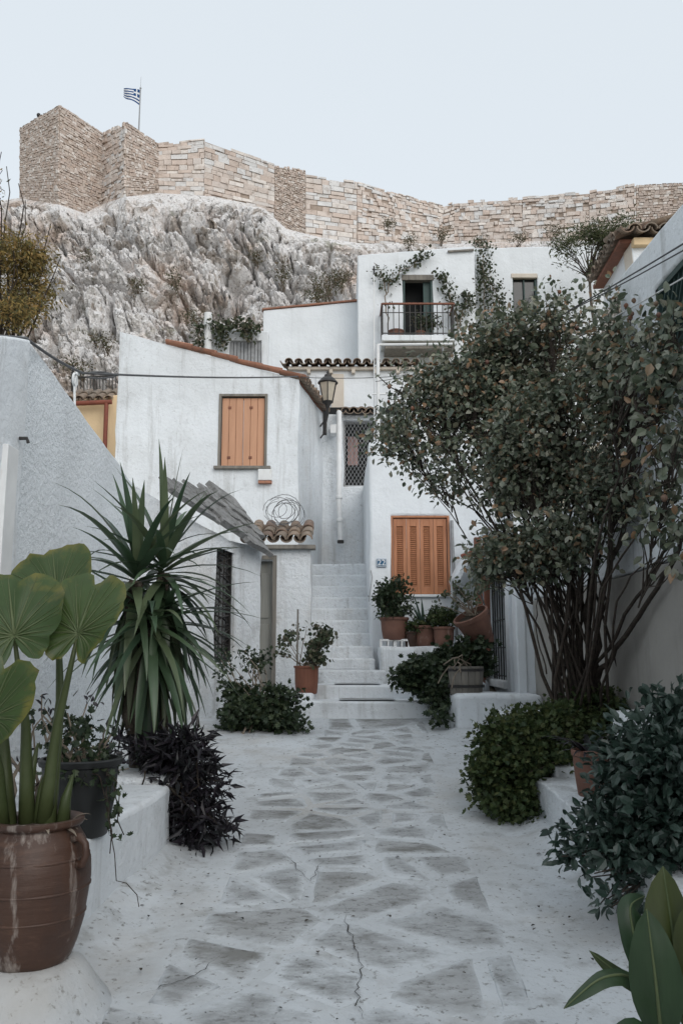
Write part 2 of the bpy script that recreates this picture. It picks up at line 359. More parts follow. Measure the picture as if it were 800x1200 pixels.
def wobble(p, amp):
    if amp <= 0: return p
    q = p*1.7; r = p*6.3
    return p + Vector((noise.noise(q), noise.noise(q+Vector((31, 7, 3))), .6*noise.noise(q+Vector((5, 43, 9)))))*amp \
             + Vector((noise.noise(r), noise.noise(r+Vector((11, 3, 8))), .6*noise.noise(r+Vector((3, 17, 5)))))*amp*.35
def splits(vals, cell):
    vals = sorted(vals); out = []
    for a, b in zip(vals, vals[1:]):
        if b-a < 1e-4: continue
        n = max(1, math.ceil((b-a)/cell)); out += [a+(b-a)*k/n for k in range(n)]
    return out+[vals[-1]]
def wall_mb(a, b, z0, ta, tb, thick, holes=(), cell=.2, wob=.012, slope_back=0.):
    """plastered slab: front face from a to b (seen with a on the left), openings cut through"""
    a = Vector(a[:2]); b = Vector(b[:2]); e = b-a; L = e.length; e = e/L; n = Vector((e.y, -e.x))
    zm = min(ta, tb)-(.03 if abs(ta-tb) > 1e-4 else 0)
    us = splits([0, L]+[h[0] for h in holes]+[h[1] for h in holes], cell)
    zs = splits([z0, zm]+[h[2] for h in holes]+[h[3] for h in holes], cell)
    nt = len(zs); extra = []
    if abs(ta-tb) > 1e-4:
        kk = max(1, math.ceil((max(ta, tb)-zm)/cell)); extra = [k/kk for k in range(1, kk+1)]
    rows = nt+len(extra); cols = len(us)
    def zat(r, u, back):
        top = ta+(tb-ta)*u/L
        z = zs[r] if r < nt else zm+(top-zm)*extra[r-nt]
        if back and slope_back: z += slope_back*(z-z0)/(top-z0)
        return z
    m = MB(); idx = {}
    def vid(i, r, s):
        k = (i, r, s)
        if k not in idx:
            u = us[i]; q = a+e*u-n*(thick if s else 0)
            idx[k] = len(m.v); m.v.append(tuple(wobble(Vector((q.x, q.y, zat(r, u, s))), wob)))
        return idx[k]
    def filled(i, r):
        if not (0 <= i < cols-1 and 0 <= r < rows-1): return False
        if r >= nt-1: return True
        u = (us[i]+us[i+1])/2; z = (zs[r]+zs[r+1])/2
        return not any(h[0] < u < h[1] and h[2] < z < h[3] for h in holes)
    for i in range(cols-1):
        for r in range(rows-1):
            if not filled(i, r): continue
            m.f.append((vid(i, r, 0), vid(i+1, r, 0), vid(i+1, r+1, 0), vid(i, r+1, 0)))
            m.f.append((vid(i+1, r, 1), vid(i, r, 1), vid(i, r+1, 1), vid(i+1, r+1, 1)))
            if not filled(i-1, r): m.f.append((vid(i, r, 1), vid(i, r, 0), vid(i, r+1, 0), vid(i, r+1, 1)))
            if not filled(i+1, r): m.f.append((vid(i+1, r, 0), vid(i+1, r, 1), vid(i+1, r+1, 1), vid(i+1, r+1, 0)))
            if not filled(i, r-1): m.f.append((vid(i, r, 1), vid(i+1, r, 1), vid(i+1, r, 0), vid(i, r, 0)))
            if not filled(i, r+1): m.f.append((vid(i, r+1, 0), vid(i+1, r+1, 0), vid(i+1, r+1, 1), vid(i, r+1, 1)))
    return m
def wall(name, parent, mat, a, b, z0, ta, tb, thick, holes=(), bevel=.02, **kw):
    ex = {k: kw.pop(k) for k in ('label', 'cat', 'group', 'kind') if k in kw}
    return add(name, wall_mb(a, b, z0, ta, tb, thick, holes, **kw), mat, parent, smooth=50, bevel=bevel, **ex)
def pxhole(a, b, l, t, r, bt):
    a = Vector(a[:2]); b = Vector(b[:2]); mx = (l+r)/2; my = (t+bt)/2
    return (hit(a, b, l, my)[0], hit(a, b, r, my)[0], hit(a, b, mx, bt)[1], hit(a, b, mx, t)[1])
class Frame:
    """local frame on a wall: u along, n outward, z up"""
    def __init__(s, a, b):
        s.a = Vector(a[:2]); e = Vector(b[:2])-s.a; s.e = e.normalized(); s.n = Vector((s.e.y, -s.e.x))
        s.E = Vector((s.e.x, s.e.y, 0)); s.N = Vector((s.n.x, s.n.y, 0)); s.Z = Vector((0, 0, 1))
    def p(s, u, d, z):
        q = s.a+s.e*u+s.n*d; return Vector((q.x, q.y, z))
    def box(s, mb, u0, u1, d0, d1, z0, z1):   # d: outward distance, d0 < d1
        return mb.obox(s.p(u0, d1, z0), s.E*(u1-u0), -s.N*(d1-d0), s.Z*(z1-z0))

# ---------------------------------------------------------------- foliage helpers
T_OVAL = (np.array([(0, 0, 0), (-.5, .35, .10), (0, .35, 0), (.5, .35, .10), (-.42, .7, .05), (0, .72, -.03), (.42, .7, .05), (0, 1, -.12)]),
          [(0, 2, 1), (0, 3, 2), (1, 2, 5, 4), (2, 3, 6, 5), (4, 5, 7), (5, 6, 7)])
T_ROUND = (np.array([(0, 0, 0), (-.45, .12, .06), (-.55, .5, .1), (-.3, .9, .02), (0, .95, -.04), (.3, .9, .02), (.55, .5, .1), (.45, .12, .06), (0, .5, -.04)]),
           [(0, 8, 1), (1, 8, 2), (2, 8, 3), (3, 8, 4), (4, 8, 5), (5, 8, 6), (6, 8, 7), (7, 8, 0)])
T_LOBED = (np.array([(0, 0, 0), (-.30, .10, .04), (-.55, .30, .1), (-.32, .45, .03), (-.42, .80, .06), (-.14, .68, 0), (0, 1, -.06), (.14, .68, 0), (.42, .80, .06), (.32, .45, .03), (.55, .30, .1), (.30, .10, .04), (0, .4, -.05)]),
           [(k, 12, (k+1) % 12) for k in range(12)])
T_LANCE = (np.array([(0, 0, 0), (-.5, .4, .08), (0, .4, 0), (.5, .4, .08), (0, 1, -.15)]), [(0, 2, 1), (0, 3, 2), (1, 2, 4), (2, 3, 4)])
def unit(a): return a/np.maximum(np.linalg.norm(a, axis=1, keepdims=True), 1e-9)
def leaf_mb(P, D, N, L, W, tmpl):
    tv, tf = tmpl
    D = unit(D); S = unit(np.cross(D, N)); N = np.cross(S, D)
    V = P[:, None, :] + tv[None, :, 0:1]*W[:, None, None]*S[:, None, :] + tv[None, :, 1:2]*L[:, None, None]*D[:, None, :] + tv[None, :, 2:3]*L[:, None, None]*N[:, None, :]
    m = MB(); k = len(tv); m.v = V.reshape(-1, 3).tolist()
    for i in range(len(P)):
        o = i*k; m.f += [tuple(o+j for j in f) for f in tf]
    return m
def cloud(ells, nclump, per, cr, shell=.45, gap=0., gsc=2.5, squash=.7):
    """clumped leaf positions + outward directions in a union of ellipsoids [(centre, (rx,ry,rz))]"""
    vol = np.array([e[1][0]*e[1][1]*e[1][2] for e in ells])**.8; vol = vol/vol.sum()
    P = []; O = []
    tries = 0
    while len(P) < nclump and tries < nclump*12:
        tries += 1
        c, r = ells[RNG.choice(len(ells), p=vol)]
        d = RNG.normal(size=3); d /= np.linalg.norm(d)
        rad = (shell+(1-shell)*RNG.random())**.8
        p = np.array(c)+d*np.array(r)*rad
        if gap and noise.noise(Vector(p*gsc)) < gap-1+.35: continue
        P.append(p); O.append(d)
    P = np.array(P); O = np.array(O)
    Q = np.repeat(P, per, 0); n = len(Q)
    off = RNG.normal(size=(n, 3))*cr*np.array([1, 1, squash])
    return P, Q+off, np.repeat(O, per, 0)+unit(off)*.5
def foliage(name, parent, mat, ells, nclump, per, cr, size, aspect, tmpl=T_OVAL, up=.5, out=.8, rnd=.8, droop=0., clip=None, **kw):
    C, P, O = cloud(ells, nclump, per, cr, **kw)
    if clip is not None:
        k = np.array([clip(p) for p in P]); P = P[k]; O = O[k]
    n = len(P)
    D = O*out + RNG.normal(size=(n, 3))*rnd + np.array([0, 0, -droop])
    N = RNG.normal(size=(n, 3))*.55 + O*.4 + np.array([0, 0, up])
    L = RNG.uniform(size[0], size[1], n); W = L*aspect*RNG.uniform(.8, 1.15, n)
    add(name, leaf_mb(P, D, N, L, W, tmpl), mat, parent, kind='stuff' if name == 'stray_shoots' else None)
    return C
def curve(a, b, sag=0., n=8, wob=0., bow=None):
    a = Vector(a); b = Vector(b); out = []
    for k in range(n+1):
        t = k/n; p = a.lerp(b, t); w = 4*t*(1-t)
        if bow is not None: p += Vector(bow)*w
        p.z -= sag*w
        if wob and 0 < k < n: p += Vector((random.gauss(0, wob), random.gauss(0, wob), random.gauss(0, wob)))
        out.append(p)
    return out
def blade_mb(p0, d, L, W, droop=.8, fold=.25, n=8, prof=None, roll=0., wavy=0.):
    """strap leaf: bends under its own weight, V-folded, pointed"""
    d = Vector(d).normalized(); p = Vector(p0); m = MB(); E = []
    side = d.cross(Vector((0, 0, 1)))
    side = side.normalized() if side.length > .05 else Vector((1, 0, 0))
    side = Matrix.Rotation(roll, 3, d) @ side
    for k in range(n+1):
        t = k/n
        w = W*(prof(t) if prof else min(1, .55+2.2*t)*(1-t**2.2))/2+.0008
        nn = side.cross(d).normalized()
        wv = wavy*math.sin(t*17+W*90)*w
        m.v += [tuple(p-side*w+nn*(fold*w+wv)), tuple(p), tuple(p+side*w+nn*(fold*w-wv))]
        E += [1, t**4, 1]
        if k < n:
            p = p+d*(L/n); d = (d+Vector((0, 0, -1))*droop*(1.1/n)*(.4+t)).normalized()
            side = (side-d*side.dot(d)).normalized()
    for k in range(n):
        i = k*3; m.f += [(i, i+1, i+4, i+3), (i+1, i+2, i+5, i+4)]
    m.att['edge'] = E
    return m
# roof tiles -------------------------------------------------------
def tile_mesh(name, mat, r0=.085, r1=.068, L=.44, th=.016, inv=False):
    m = MB(); n = 8
    for y, r in ((0, r0), (L, r1)):
        for rr in (r, r-th):
            for k in range(n+1):
                a = math.pi*k/n; z = rr*math.sin(a)*.85
                m.v.append((rr*math.cos(a), y, -z if inv else z))
    q = n+1
    for k in range(n):
        m.f += [(k, k+1, 2*q+k+1, 2*q+k), (q+k+1, q+k, 3*q+k, 3*q+k+1), (k+1, k, q+k, q+k+1), (2*q+k, 2*q+k+1, 3*q+k+1, 3*q+k)]
    m.f += [(0, 2*q, 3*q, q), (n, q+n, 3*q+n, 2*q+n)]
    me = bpy.data.meshes.new(name); me.from_pydata(m.v, [], m.f); me.materials.append(MAT[mat])
    me.polygons.foreach_set('use_smooth', [True]*len(me.polygons)); me.set_sharp_from_angle(angle=math.radians(50))
    return me
TILES = {k: (tile_mesh('roof_tile', k), tile_mesh('roof_tile_pan', k, inv=True)) for k in ('tile', 'tile_red')}
def tiles(part, origin, ex, es, ncol, nrow, mat='tile', pitch=.19, step=.36, jit=.02, skip=()):
    """barrel tiles: ex along the eave, es up the slope"""
    ex = Vector(ex).normalized(); es = Vector(es).normalized(); en = ex.cross(es).normalized()
    if en.z < 0: en = -en; 
    cov, pan = TILES[mat]
    for c in range(ncol):
        for r in range(nrow):
            if (c, r) in skip: continue
            for me, du, dn, k in ((cov, .5, .035, 'tile'), (pan, 0., .055, 'tile')):
                o = Vector(origin)+ex*((c+du)*pitch)+es*(r*step+random.uniform(-jit, jit))+en*(dn+r*.0+random.uniform(-.004, .006))
                M = Matrix.Identity(4)
                a = random.uniform(-.05, .05); e2 = (ex+es*a).normalized(); s2 = (es-ex*a-en*.045).normalized(); n2 = e2.cross(s2)
                if n2.z < 0: e2 = -e2; n2 = -n2
                for i in range(3): M[i][0], M[i][1], M[i][2], M[i][3] = e2[i], s2[i], n2[i], o[i]
                place(k, me, part, M)
# ================================================================ THE SETTING
HILL = [(-400, -20), (-60, -5.46), (9.8, .82), (10.2, .82), (14.5, 2.2), (23, 7.5), (47, 12.8), (58, 17.5), (67, 24), (76, 30), (400, 30)]
def hill_z(x, y): return interp(y, HILL)
m = MB()
gx = [-400, -200, -110]+[k*3. for k in range(-25, 26)]+[110, 200, 400]
gy = [-400, -200, -100, -60, -40]+[k*2. for k in range(-15, 41)]+[100, 150, 250, 400]
for y in gy:
    for x in gx:
        bump = 0 if (abs(x) < 12 and y < 24) else .5*noise.noise(Vector((x*.13, y*.13, 0)))
        m.v.append((x, y, hill_z(x, y)-.06+bump))
for j in range(len(gy)-1):
    for i in range(len(gx)-1):
        a = j*len(gx)+i; m.f.append((a, a+1, a+1+len(gx), a+len(gx)))
add('ground', m, 'earth', kind='structure', smooth=180, origin=(0, 0, 0))

# whitewashed lane, coved up against the planters
LEDGE_L = (Vector((-1.22, 3.45)), Vector((-1.0, 5.2)))
LEDGE_R = (Vector((1.27, 5.9)), Vector((1.38, 1.6)))
def seg_dist(p, a, b):
    e = b-a; t = max(0, min(1, (p-a).dot(e)/e.length_squared)); return (p-(a+e*t)).length
m = MB(); nx, ny = 74, 190
for j in range(ny+1):
    for i in range(nx+1):
        x = -3+5.9*i/nx; y = -4+14.4*j/ny
        z = lane_z(x, y); p = Vector((x, y))
        for (a, b) in (LEDGE_L, LEDGE_R, (Vector((1.17, 9.0)), Vector((2.1, 9.0))), (Vector((-2.2, 6)), Vector((-1.6, 9.4)))):
            d = seg_dist(p, a, b)
            if d < .24: z += .075*(1-d/.24)**2
        m.v.append((x, y, z))
for j in range(ny):
    for i in range(nx):
        a = j*(nx+1)+i; m.f.append((a, a+1, a+nx+2, a+nx+1))
lane = add('lane', m, 'lime_floor', kind='structure', smooth=180, origin=(0, 0, 0))

# paving stones: Voronoi cells between broad limewashed joints
LEFT = [(2.0, -.95), (3.2, -.86), (3.9, -.66), (4.4, -.60), (5.2, -.60), (6.2, -.62), (7.2, -.52), (8.2, -.35), (9.2, -.14)]
RIGHT = [(2.0, .62), (3.2, .70), (3.9, .72), (4.4, .72), (5.2, .70), (6.2, .66), (7.2, .74), (8.2, .82), (9.2, .90)]
def path_lr(y):
    return interp(y, LEFT), interp(y, RIGHT)
rs = random.Random(11); pts = []; y = 2.2
while y < 9.3:
    l, r = path_lr(y); sz = .31+.16*(y < 4.6)
    n = max(2, round((r-l)/(sz*1.25))); off = rs.random()*.5
    for k in range(n+1):
        x = l+(r-l)*(k+off)/n+rs.uniform(-.12, .12)
        if l-.1 < x < r+.1: pts.append(Vector((x, y+rs.uniform(-.15, .15))))
    y += sz*.72
def clip_poly(poly, p, n):                 # keep points with (q-p).n <= 0
    out = []
    for i in range(len(poly)):
        a, b = poly[i], poly[(i+1) % len(poly)]; da = (a-p).dot(n); db = (b-p).dot(n)
        if da <= 0: out.append(a)
        if da*db < 0: out.append(a.lerp(b, da/(da-db)))
    return out
slabs = 0
for c in pts:
    poly = [c+Vector(v) for v in ((-.6, -.6), (.6, -.6), (.6, .6), (-.6, .6))]
    jw = rs.uniform(.022, .045)
    for q in pts:
        if q is c or (q-c).length > 1.3: continue
        n = (q-c).normalized(); poly = clip_poly(poly, (c+q)/2-n*jw, n)
        if len(poly) < 3: break
    if len(poly) < 3: continue
    l, r = path_lr(c.y); poly = clip_poly(poly, Vector((r, 0)), Vector((1, 0))); poly = clip_poly(poly, Vector((l, 0)), Vector((-1, 0)))
    if len(poly) < 3: continue
    fine = []
    for i in range(len(poly)):
        a, b = poly[i], poly[(i+1) % len(poly)]; k = max(1, int((b-a).length/.07))
        fine += [a.lerp(b, t/k) for t in range(k)]
    n = len(fine); cc = sum(fine, Vector((0, 0)))/n
    area = abs(sum(fine[i].cross(fine[(i+1) % n]) for i in range(n)))/2
    if area < .02: continue
    mb = MB(); E = []; h = rs.uniform(.003, .007)
    for s, dz, ev in ((1., -.03, 0.), (1., .0008, .0), (.86, h+.001, .45), (.62, h+.0015, .9), (.3, h, 1.)):
        for q in fine:
            w = cc+(q-cc)*s
            if s == 1.: w += Vector((noise.noise(Vector((q.x*9, q.y*9, 0))), noise.noise(Vector((q.x*9, q.y*9, 5)))))*.018
            mb.v.append((w.x, w.y, lane_z(w.x, w.y)+dz)); E.append(ev)
    mb.v.append((cc.x, cc.y, lane_z(cc.x, cc.y)+h)); E.append(1.)
    for k in range(4):
        for i in range(n): mb.f.append((k*n+i, k*n+(i+1) % n, (k+1)*n+(i+1) % n, (k+1)*n+i))
    for i in range(n): mb.f.append((4*n+i, 4*n+(i+1) % n, 5*n))
    mb.att['edge'] = E
    add('paving_slab', mb, 'slab', lane, smooth=60, origin=(cc.x, cc.y, SLOPE*cc.y)); slabs += 1
# cracks in the lane
def crack(pxs, w):
    m = MB(); P = []
    for (a, b) in zip(pxs, pxs[1:]):
        for k in range(7): P.append(on_lane(lerp(a[0], b[0], k/7), lerp(a[1], b[1], k/7)))
    P.append(on_lane(*pxs[-1]))
    for i, p in enumerate(P):
        d = (P[min(i+1, len(P)-1)]-P[max(i-1, 0)]); s = Vector((-d.y, d.x, 0)).normalized()
        j = Vector((random.gauss(0, .008), random.gauss(0, .008), 0)); ww = w*random.uniform(.25, 1.0)*(1 if 2 < i < len(P)-3 else .3)
        for q in (p+j-s*ww, p+j+s*ww): m.v.append((q.x, q.y, lane_z(q.x, q.y)+.0125))
    for i in range(len(P)-1): m.f.append((2*i, 2*i+1, 2*i+3, 2*i+2))
    add('crack', m, 'crack', lane)
crack([(402, 1062), (410, 1100), (425, 1135), (418, 1165), (424, 1198)], .0028)
crack([(165, 1170), (225, 1148), (262, 1120)], .0025)
crack([(330, 1000), (362, 1035), (378, 1010)], .003)

# stairs
STEP_Y = [9.9, 10.5, 11.1, 11.5, 11.85, 12.15, 12.45, 12.75, 13.05, 13.35, 13.65, 13.95]
STEP_P = [822, 803, 785, 771, 757, 742, 727, 713, 700, 687, 674, 661]
STEP_X = [(350, 508), (358, 492), (363, 452)]+[(362, 440)]*9
stairs = thing('stairs', 'whitewashed stairway climbing between the houses', None, (0, 9.9, .85), kind='structure')
for i, (Y, py, (l, r)) in enumerate(zip(STEP_Y, STEP_P, STEP_X)):
    z = at(400, py, Y).z; nz = STEP_Y[i+1]-Y if i < 11 else 1.3
    x0, x1 = at(l, py, Y).x, at(r, py, Y).x
    if i >= 3: x0, x1 = -.62, .44
    st = wall('step', stairs, 'lime_old' if i > 1 else 'lime', (x0, Y), (x1, Y), z-.45, z, z+random.uniform(-.01, .01), nz+.25, bevel=.025, wob=.015, cell=.12)
    if i in (0, 1, 2):      # bare worn stone let into the tread
        mb = MB(); a0, a1 = ((.30, .72), (.25, .66), (.1, .8))[i]
        xa, xb = lerp(x0, x1, a0), lerp(x0, x1, a1); E = []
        N = 14
        for jj in range(6):
            for ii in range(N+1):
                xx = lerp(xa, xb, ii/N); yy = Y+.08+(nz-.14)*jj/5
                mb.v.append((xx, yy, z+.014)); E.append(min(1, 2.2*min(ii/N, 1-ii/N, jj/5*.8+.1, (1-jj/5)*.8+.05)*2))
        for jj in range(5):
            for ii in range(N): k = jj*(N+1)+ii; mb.f.append((k, k+1, k+N+2, k+N+1))
        mb.att['edge'] = E
        add('tread_stone', mb, 'slab', st, smooth=60)
wall('landing', stairs, 'lime', xy(288, 812, 10.2), xy(367, 812, 10.2), .6, at(330, 813, 10.2).z, at(330, 813, 10.2).z, 1.2, bevel=.04, wob=.02, cell=.15)
wall('kerb', stairs, 'lime', (.9, 9.95), (1.6, 9.8), .6, at(510, 800, 9.9).z, at(530, 800, 9.9).z, 1.4, bevel=.06, wob=.02, cell=.15)

# ---------------------------------------------------------------- cliff
CASTLE_Y = [(-200, 74), (25, 71), (70, 66), (120, 70), (148, 66.5), (185, 70), (240, 70), (320, 69), (415, 69), (518, 75), (532, 75), (610, 73), (700, 70), (800, 67), (1000, 62)]
CLIFF_TOP = [(-200, 262), (22, 232), (70, 240), (100, 250), (118, 240), (145, 231), (185, 226), (250, 230), (310, 244), (335, 268), (375, 278), (420, 285), (520, 286), (600, 283), (700, 282), (800, 276), (1000, 262)]
nu, nv = 700, 230
m = MB()
def crag(p):
    a = p*.16
    w = Vector((noise.noise(a*1.3), noise.noise(a*1.3+Vector((9, 2, 4))), noise.noise(a*1.3+Vector((1, 7, 3)))))*1.2
    sh = p.x*.45+2.*noise.noise(a*.5)
    m1 = min(1., max(.1, .55+1.3*noise.noise(p*.11+Vector((4, 4, 4))))); m2 = min(1., max(.05, .5+1.4*noise.noise(p*.23)))
    q = Vector((p.x*.15, p.y*.1, (p.z+sh)*.075))+w*.42
    d, _ = noise.voronoi(q); g = 1.6*(1-d[0])-1.9*math.exp(-(d[1]-d[0])/.035)
    q = Vector((p.x*.48, p.y*.35, (p.z+sh*1.3)*.26))+w*1.1
    d, _ = noise.voronoi(q, distance_metric='MANHATTAN'); g += .55*(1-d[0])-1.7*m1*math.exp(-(d[1]-d[0])/.06)
    q = Vector((p.x*1.35, p.y*1., (p.z+sh)*.95))+w*2.1
    d, _ = noise.voronoi(q, distance_metric='MANHATTAN'); g += .26*(1-d[0])-.62*m2*math.exp(-(d[1]-d[0])/.08)
    q = Vector((p.x*3.6, p.y*2.6, p.z*2.6))+w*3
    d, _ = noise.voronoi(q, distance_metric='MANHATTAN'); g += .10*(1-d[0])-.12*math.exp(-(d[1]-d[0])/.1)
    return g-.8+.75*noise.fractal(p*.42, .75, 2.15, 6)+1.6*noise.noise(a*.6)
for j in range(nv+1):
    t = j/nv
    for i in range(nu+1):
        px = -150+1100*i/nu
        top = interp(px, CLIFF_TOP); yt = interp(px, CASTLE_Y)-.5
        ys = (yt+interp(px-25, CASTLE_Y)-.5+interp(px+25, CASTLE_Y)-.5)/3
        py = top+(505-top)*t
        k = min(1, t/.15); Y = lerp(yt, ys, k)-19*t**.85
        p = at(px, py, Y)
        g = crag(p); fade = min(1, t/.12)
        m.v.append((p.x+.25*fade*noise.noise(p*.7), p.y-fade*g*1.15+.2*fade, p.z+fade*g*.30))
n0 = len(m.v)
for i in range(nu+1):
    x, y_, z = m.v[i]; m.v.append((x, y_+6, z+.1))
for j in range(nv):
    for i in range(nu):
        a = j*(nu+1)+i; m.f.append((a+nu+1, a+nu+2, a+1, a))
for i in range(nu): m.f.append((i, i+1, n0+i+1, n0+i))
add('cliff', m, 'rock', kind='structure', smooth=24, origin=(0, 60, 16))

# ---------------------------------------------------------------- fortress masonry
def masonry(corner, hr, wr, dep, rs, ragged=.25, jit=.18):
    """corner = bl, br, tl, tr (world). Returns list of (area, 8 corners)"""
    bl, br, tl, tr = corner; out = []
    H = ((tl-bl).length+(tr-br).length)/2; W = ((br-bl).length+(tr-tl).length)/2
    n = (br-bl).cross(tl-bl).normalized()
    if n.y > 0: n = -n
    P = lambda u, v: bl.lerp(br, u).lerp(tl.lerp(tr, u), v)
    z = 0.
    while z < H-.05:
        h = min(rs.uniform(*hr), H-z); top = z+h >= H-.06
        u = -rs.random()*wr[0]
        while u < W:
            w = rs.uniform(*wr); u0, u1 = max(u, 0), min(u+w, W); u += w
            if u1-u0 < .08: continue
            if top and rs.random() < ragged: continue
            if rs.random() < .025: continue
            g = rs.uniform(.006, .03); d = rs.uniform(*dep)
            hh = h*(rs.uniform(.8, 1.05) if rs.random() < .4 else 1.)
            cs = []
            for (a, b) in ((u0+g, z+g), (u1-g, z+g), (u1-g, z+hh-g), (u0+g, z+hh-g)):
                cs.append(P((a+rs.uniform(-1, 1)*jit*min(h, .3)*.5)/W, (b+rs.uniform(-1, 1)*jit*h*.5)/H))
            f = [c+n*(d+rs.uniform(-.03, .03)) for c in cs]; bk = [c-n*.12 for c in cs]
            out.append(((u1-u0)*hh, [bk[0], bk[1], f[1], f[0], bk[3], bk[2], f[2], f[3]]))
        z += h
    return out
def fortress(name, label, faces, loc, seed):
    rs = random.Random(seed); root = thing(name, label, 'fortress wall', loc); st = []
    for (p0, t0, b0, p1, t1, b1, kind) in faces:
        Y0 = interp(p0, CASTLE_Y); Y1 = interp(p1, CASTLE_Y)
        c = (at(p0, b0, Y0), at(p1, b1, Y1), at(p0, t0, Y0), at(p1, t1, Y1))
        # plumb: keep each corner vertical above its foot (slight batter stays)
        n = (c[1]-c[0]).cross(c[2]-c[0]).normalized(); n = n if n.y < 0 else -n
        mb = MB(); bk = Vector((0, 2.5, 0))
        lo = Vector((0, 0, -1.2))
        dn_ = Vector((0, 0, -.25)); f = [c[0]+lo, c[1]+lo, c[3]+dn_, c[2]+dn_]
        mb.hexa([f[0], f[1], f[1]+bk, f[0]+bk, f[3], f[2], f[2]+bk, f[3]+bk])
        add('wall_core', mb, 'mortar', root)
        par = {'rubble': ((.16, .30), (.22, .50), (.03, .11), .2, .28), 'ashlar': ((.30, .58), (.5, 1.6), (.04, .15), .2, .09),
               'block': ((.22, .46), (.28, .95), (.03, .20), .28, .22), 'fine': ((.15, .22), (.18, .38), (.03, .14), .2, .35)}[kind]
        for a, v in masonry(c, par[0], par[1], par[2], rs, par[3], par[4]): st.append((a, v, 'ashlar' if kind in ('ashlar', 'block') else 'stone'))
    st.sort(key=lambda s: -s[0])
    for a, v, mt in st[:298]:
        add('stone', MB().hexa(v), mt, root, origin=sum(v, Vector())/8)
    for mt in ('stone', 'ashlar'):
        rest = [s for s in st[298:] if s[2] == mt]
        if rest:
            mb = MB()
            for a, v, _ in rest: mb.hexa(v)
            add('small_stones', mb, mt, root, kind='stuff')
    return root
fortress('fortress_tower', 'square rubble stone tower standing highest, at the end of the fortress wall', [(24, 150, 240, 70, 123, 246, 'rubble'), (70, 123, 246, 121, 156, 262, 'rubble')], at(70, 246, 68), 1)
fortress('fortress_bastion', 'smaller stepped-out stone bastion beside the square tower, flagpole above it', [(121, 156, 258, 148, 143, 240, 'block'), (148, 143, 240, 186, 168, 236, 'rubble')], at(150, 240, 68), 2)
fortress('fortress_curtain_wall', 'long curving curtain wall of pale squared blocks along the cliff top',
    [(186, 168, 236, 240, 163, 240, 'ashlar'), (240, 163, 240, 322, 192, 256, 'ashlar'), (322, 193, 262, 358, 199, 284, 'fine'), (358, 205, 284, 418, 213, 292, 'ashlar'),
     (418, 213, 294, 462, 226, 294, 'block'), (462, 226, 294, 518, 241, 294, 'block'), (518, 241, 294, 532, 236, 294, 'block'), (532, 236, 294, 612, 231, 292, 'block'),
     (612, 231, 292, 690, 224, 290, 'block'), (690, 224, 290, 745, 215, 288, 'block'), (745, 217, 288, 800, 214, 284, 'rubble'), (800, 212, 284, 900, 196, 280, 'rubble')], at(420, 292, 69), 3)
# flag on the bastion
fp0, fp1 = at(162.5, 160, 68.5), at(165.5, 90, 68.5)
flag = thing('flag', 'blue and white striped flag with white cross on its pole above the bastion', 'flag', fp0)
add('pole', MB().tube([fp0-Vector((0, 0, .6)), fp0.lerp(fp1, .8)], [.07, .05], 8).tube([fp0.lerp(fp1, .8), fp1], [.02, .012], 6), 'grey_metal', flag, smooth=60)
add('finial', MB().lathe(fp0.lerp(fp1, .8)-Vector((0, 0, .05)), [(.02, 0), (.09, .05), (.09, .12), (.02, .18)], 8), 'grey_metal', flag, smooth=60)
m = MB(); nc, nr = 27, 18; hoist = fp0.lerp(fp1, .78); W, H = 1.62, 1.5
for r in range(nr+1):
    for c in range(nc+1):
        u = c/nc; v = r/nr
        lift = .62*u*u*(1-v)*.0 + .42*u
        shrink = 1-.45*u
        m.v.append((hoist.x-.06-u*W*.90, hoist.y+.16*math.sin(u*7+v*1.5)*u, hoist.z-v*H*shrink+.22*u+.07*math.sin(u*6.5)))
for r in range(nr):
    for c in range(nc):
        a = r*(nc+1)+c; m.f.append((a, a+1, a+nc+2, a+nc+1))
        s = r//2
        if s < 5 and c < 10: blue = not (s == 2 or 4 <= c < 6)
        else: blue = s % 2 == 0
        m.mi.append(0 if blue else 1)
add('cloth', m, None, flag, mats=['flag_blue', 'flag_white'], smooth=180)
sp = at(46, 136, 69)
sl = thing('spotlight', 'small black spotlight on the square tower parapet', 'spotlight', sp)
add('bracket', MB().bar(sp-Vector((0, 0, .35)), sp, .08), 'iron', sl)
add('lamp_head', MB().lathe(sp, [(.10, -.2), (.19, .0), (.17, .18), (.05, .26)], 8, M=Matrix.Rotation(1.0, 3, 'X')), 'iron', sl)

# ================================================================ NEAR WALLS
# left garden wall and its thicker end
lw = thing('garden_wall', 'tall roughcast white wall behind the spiky yucca, its top sloping down', 'wall', (-2.2, 7.5, .6))
a, b = Vector((-2.2, atX(36, 400, -2.2).y-.1)), Vector((-2.2, 9.05))
wall('wall', lw, 'lime_rough', a, b, .2, atX(38, 401, -2.2).z, atX(156, 569, -2.2).z, .35, wob=.02, cell=.22)
gp = thing('wall_pillar', 'smooth white wall end standing proud of the roughcast wall', 'wall', (-2.2, 5.0, .4))
pa_, pb_ = atX(-12, 392, -2.12), atX(37, 399, -2.12); yn = 4.9
wall('wall', gp, 'lime', Vector((-2.12, yn)), Vector((-2.12, pb_.y)), .0, lerp(pb_.z, pa_.z, (pb_.y-yn)/(pb_.y-pa_.y)), pb_.z, .5, wob=.02, cell=.25)
lo_ = thing('garden_wall', 'lower white wall continuing down the lane past the smooth wall end', 'wall', (-2.2, 0, 0))
wall('wall', lo_, 'lime', Vector((-2.2, -8)), Vector((-2.2, 4.92)), -1.2, 2.7, 3.0, .35, wob=.02, cell=.5)  # out of view; lane wall carried on to keep sky light off the near ground
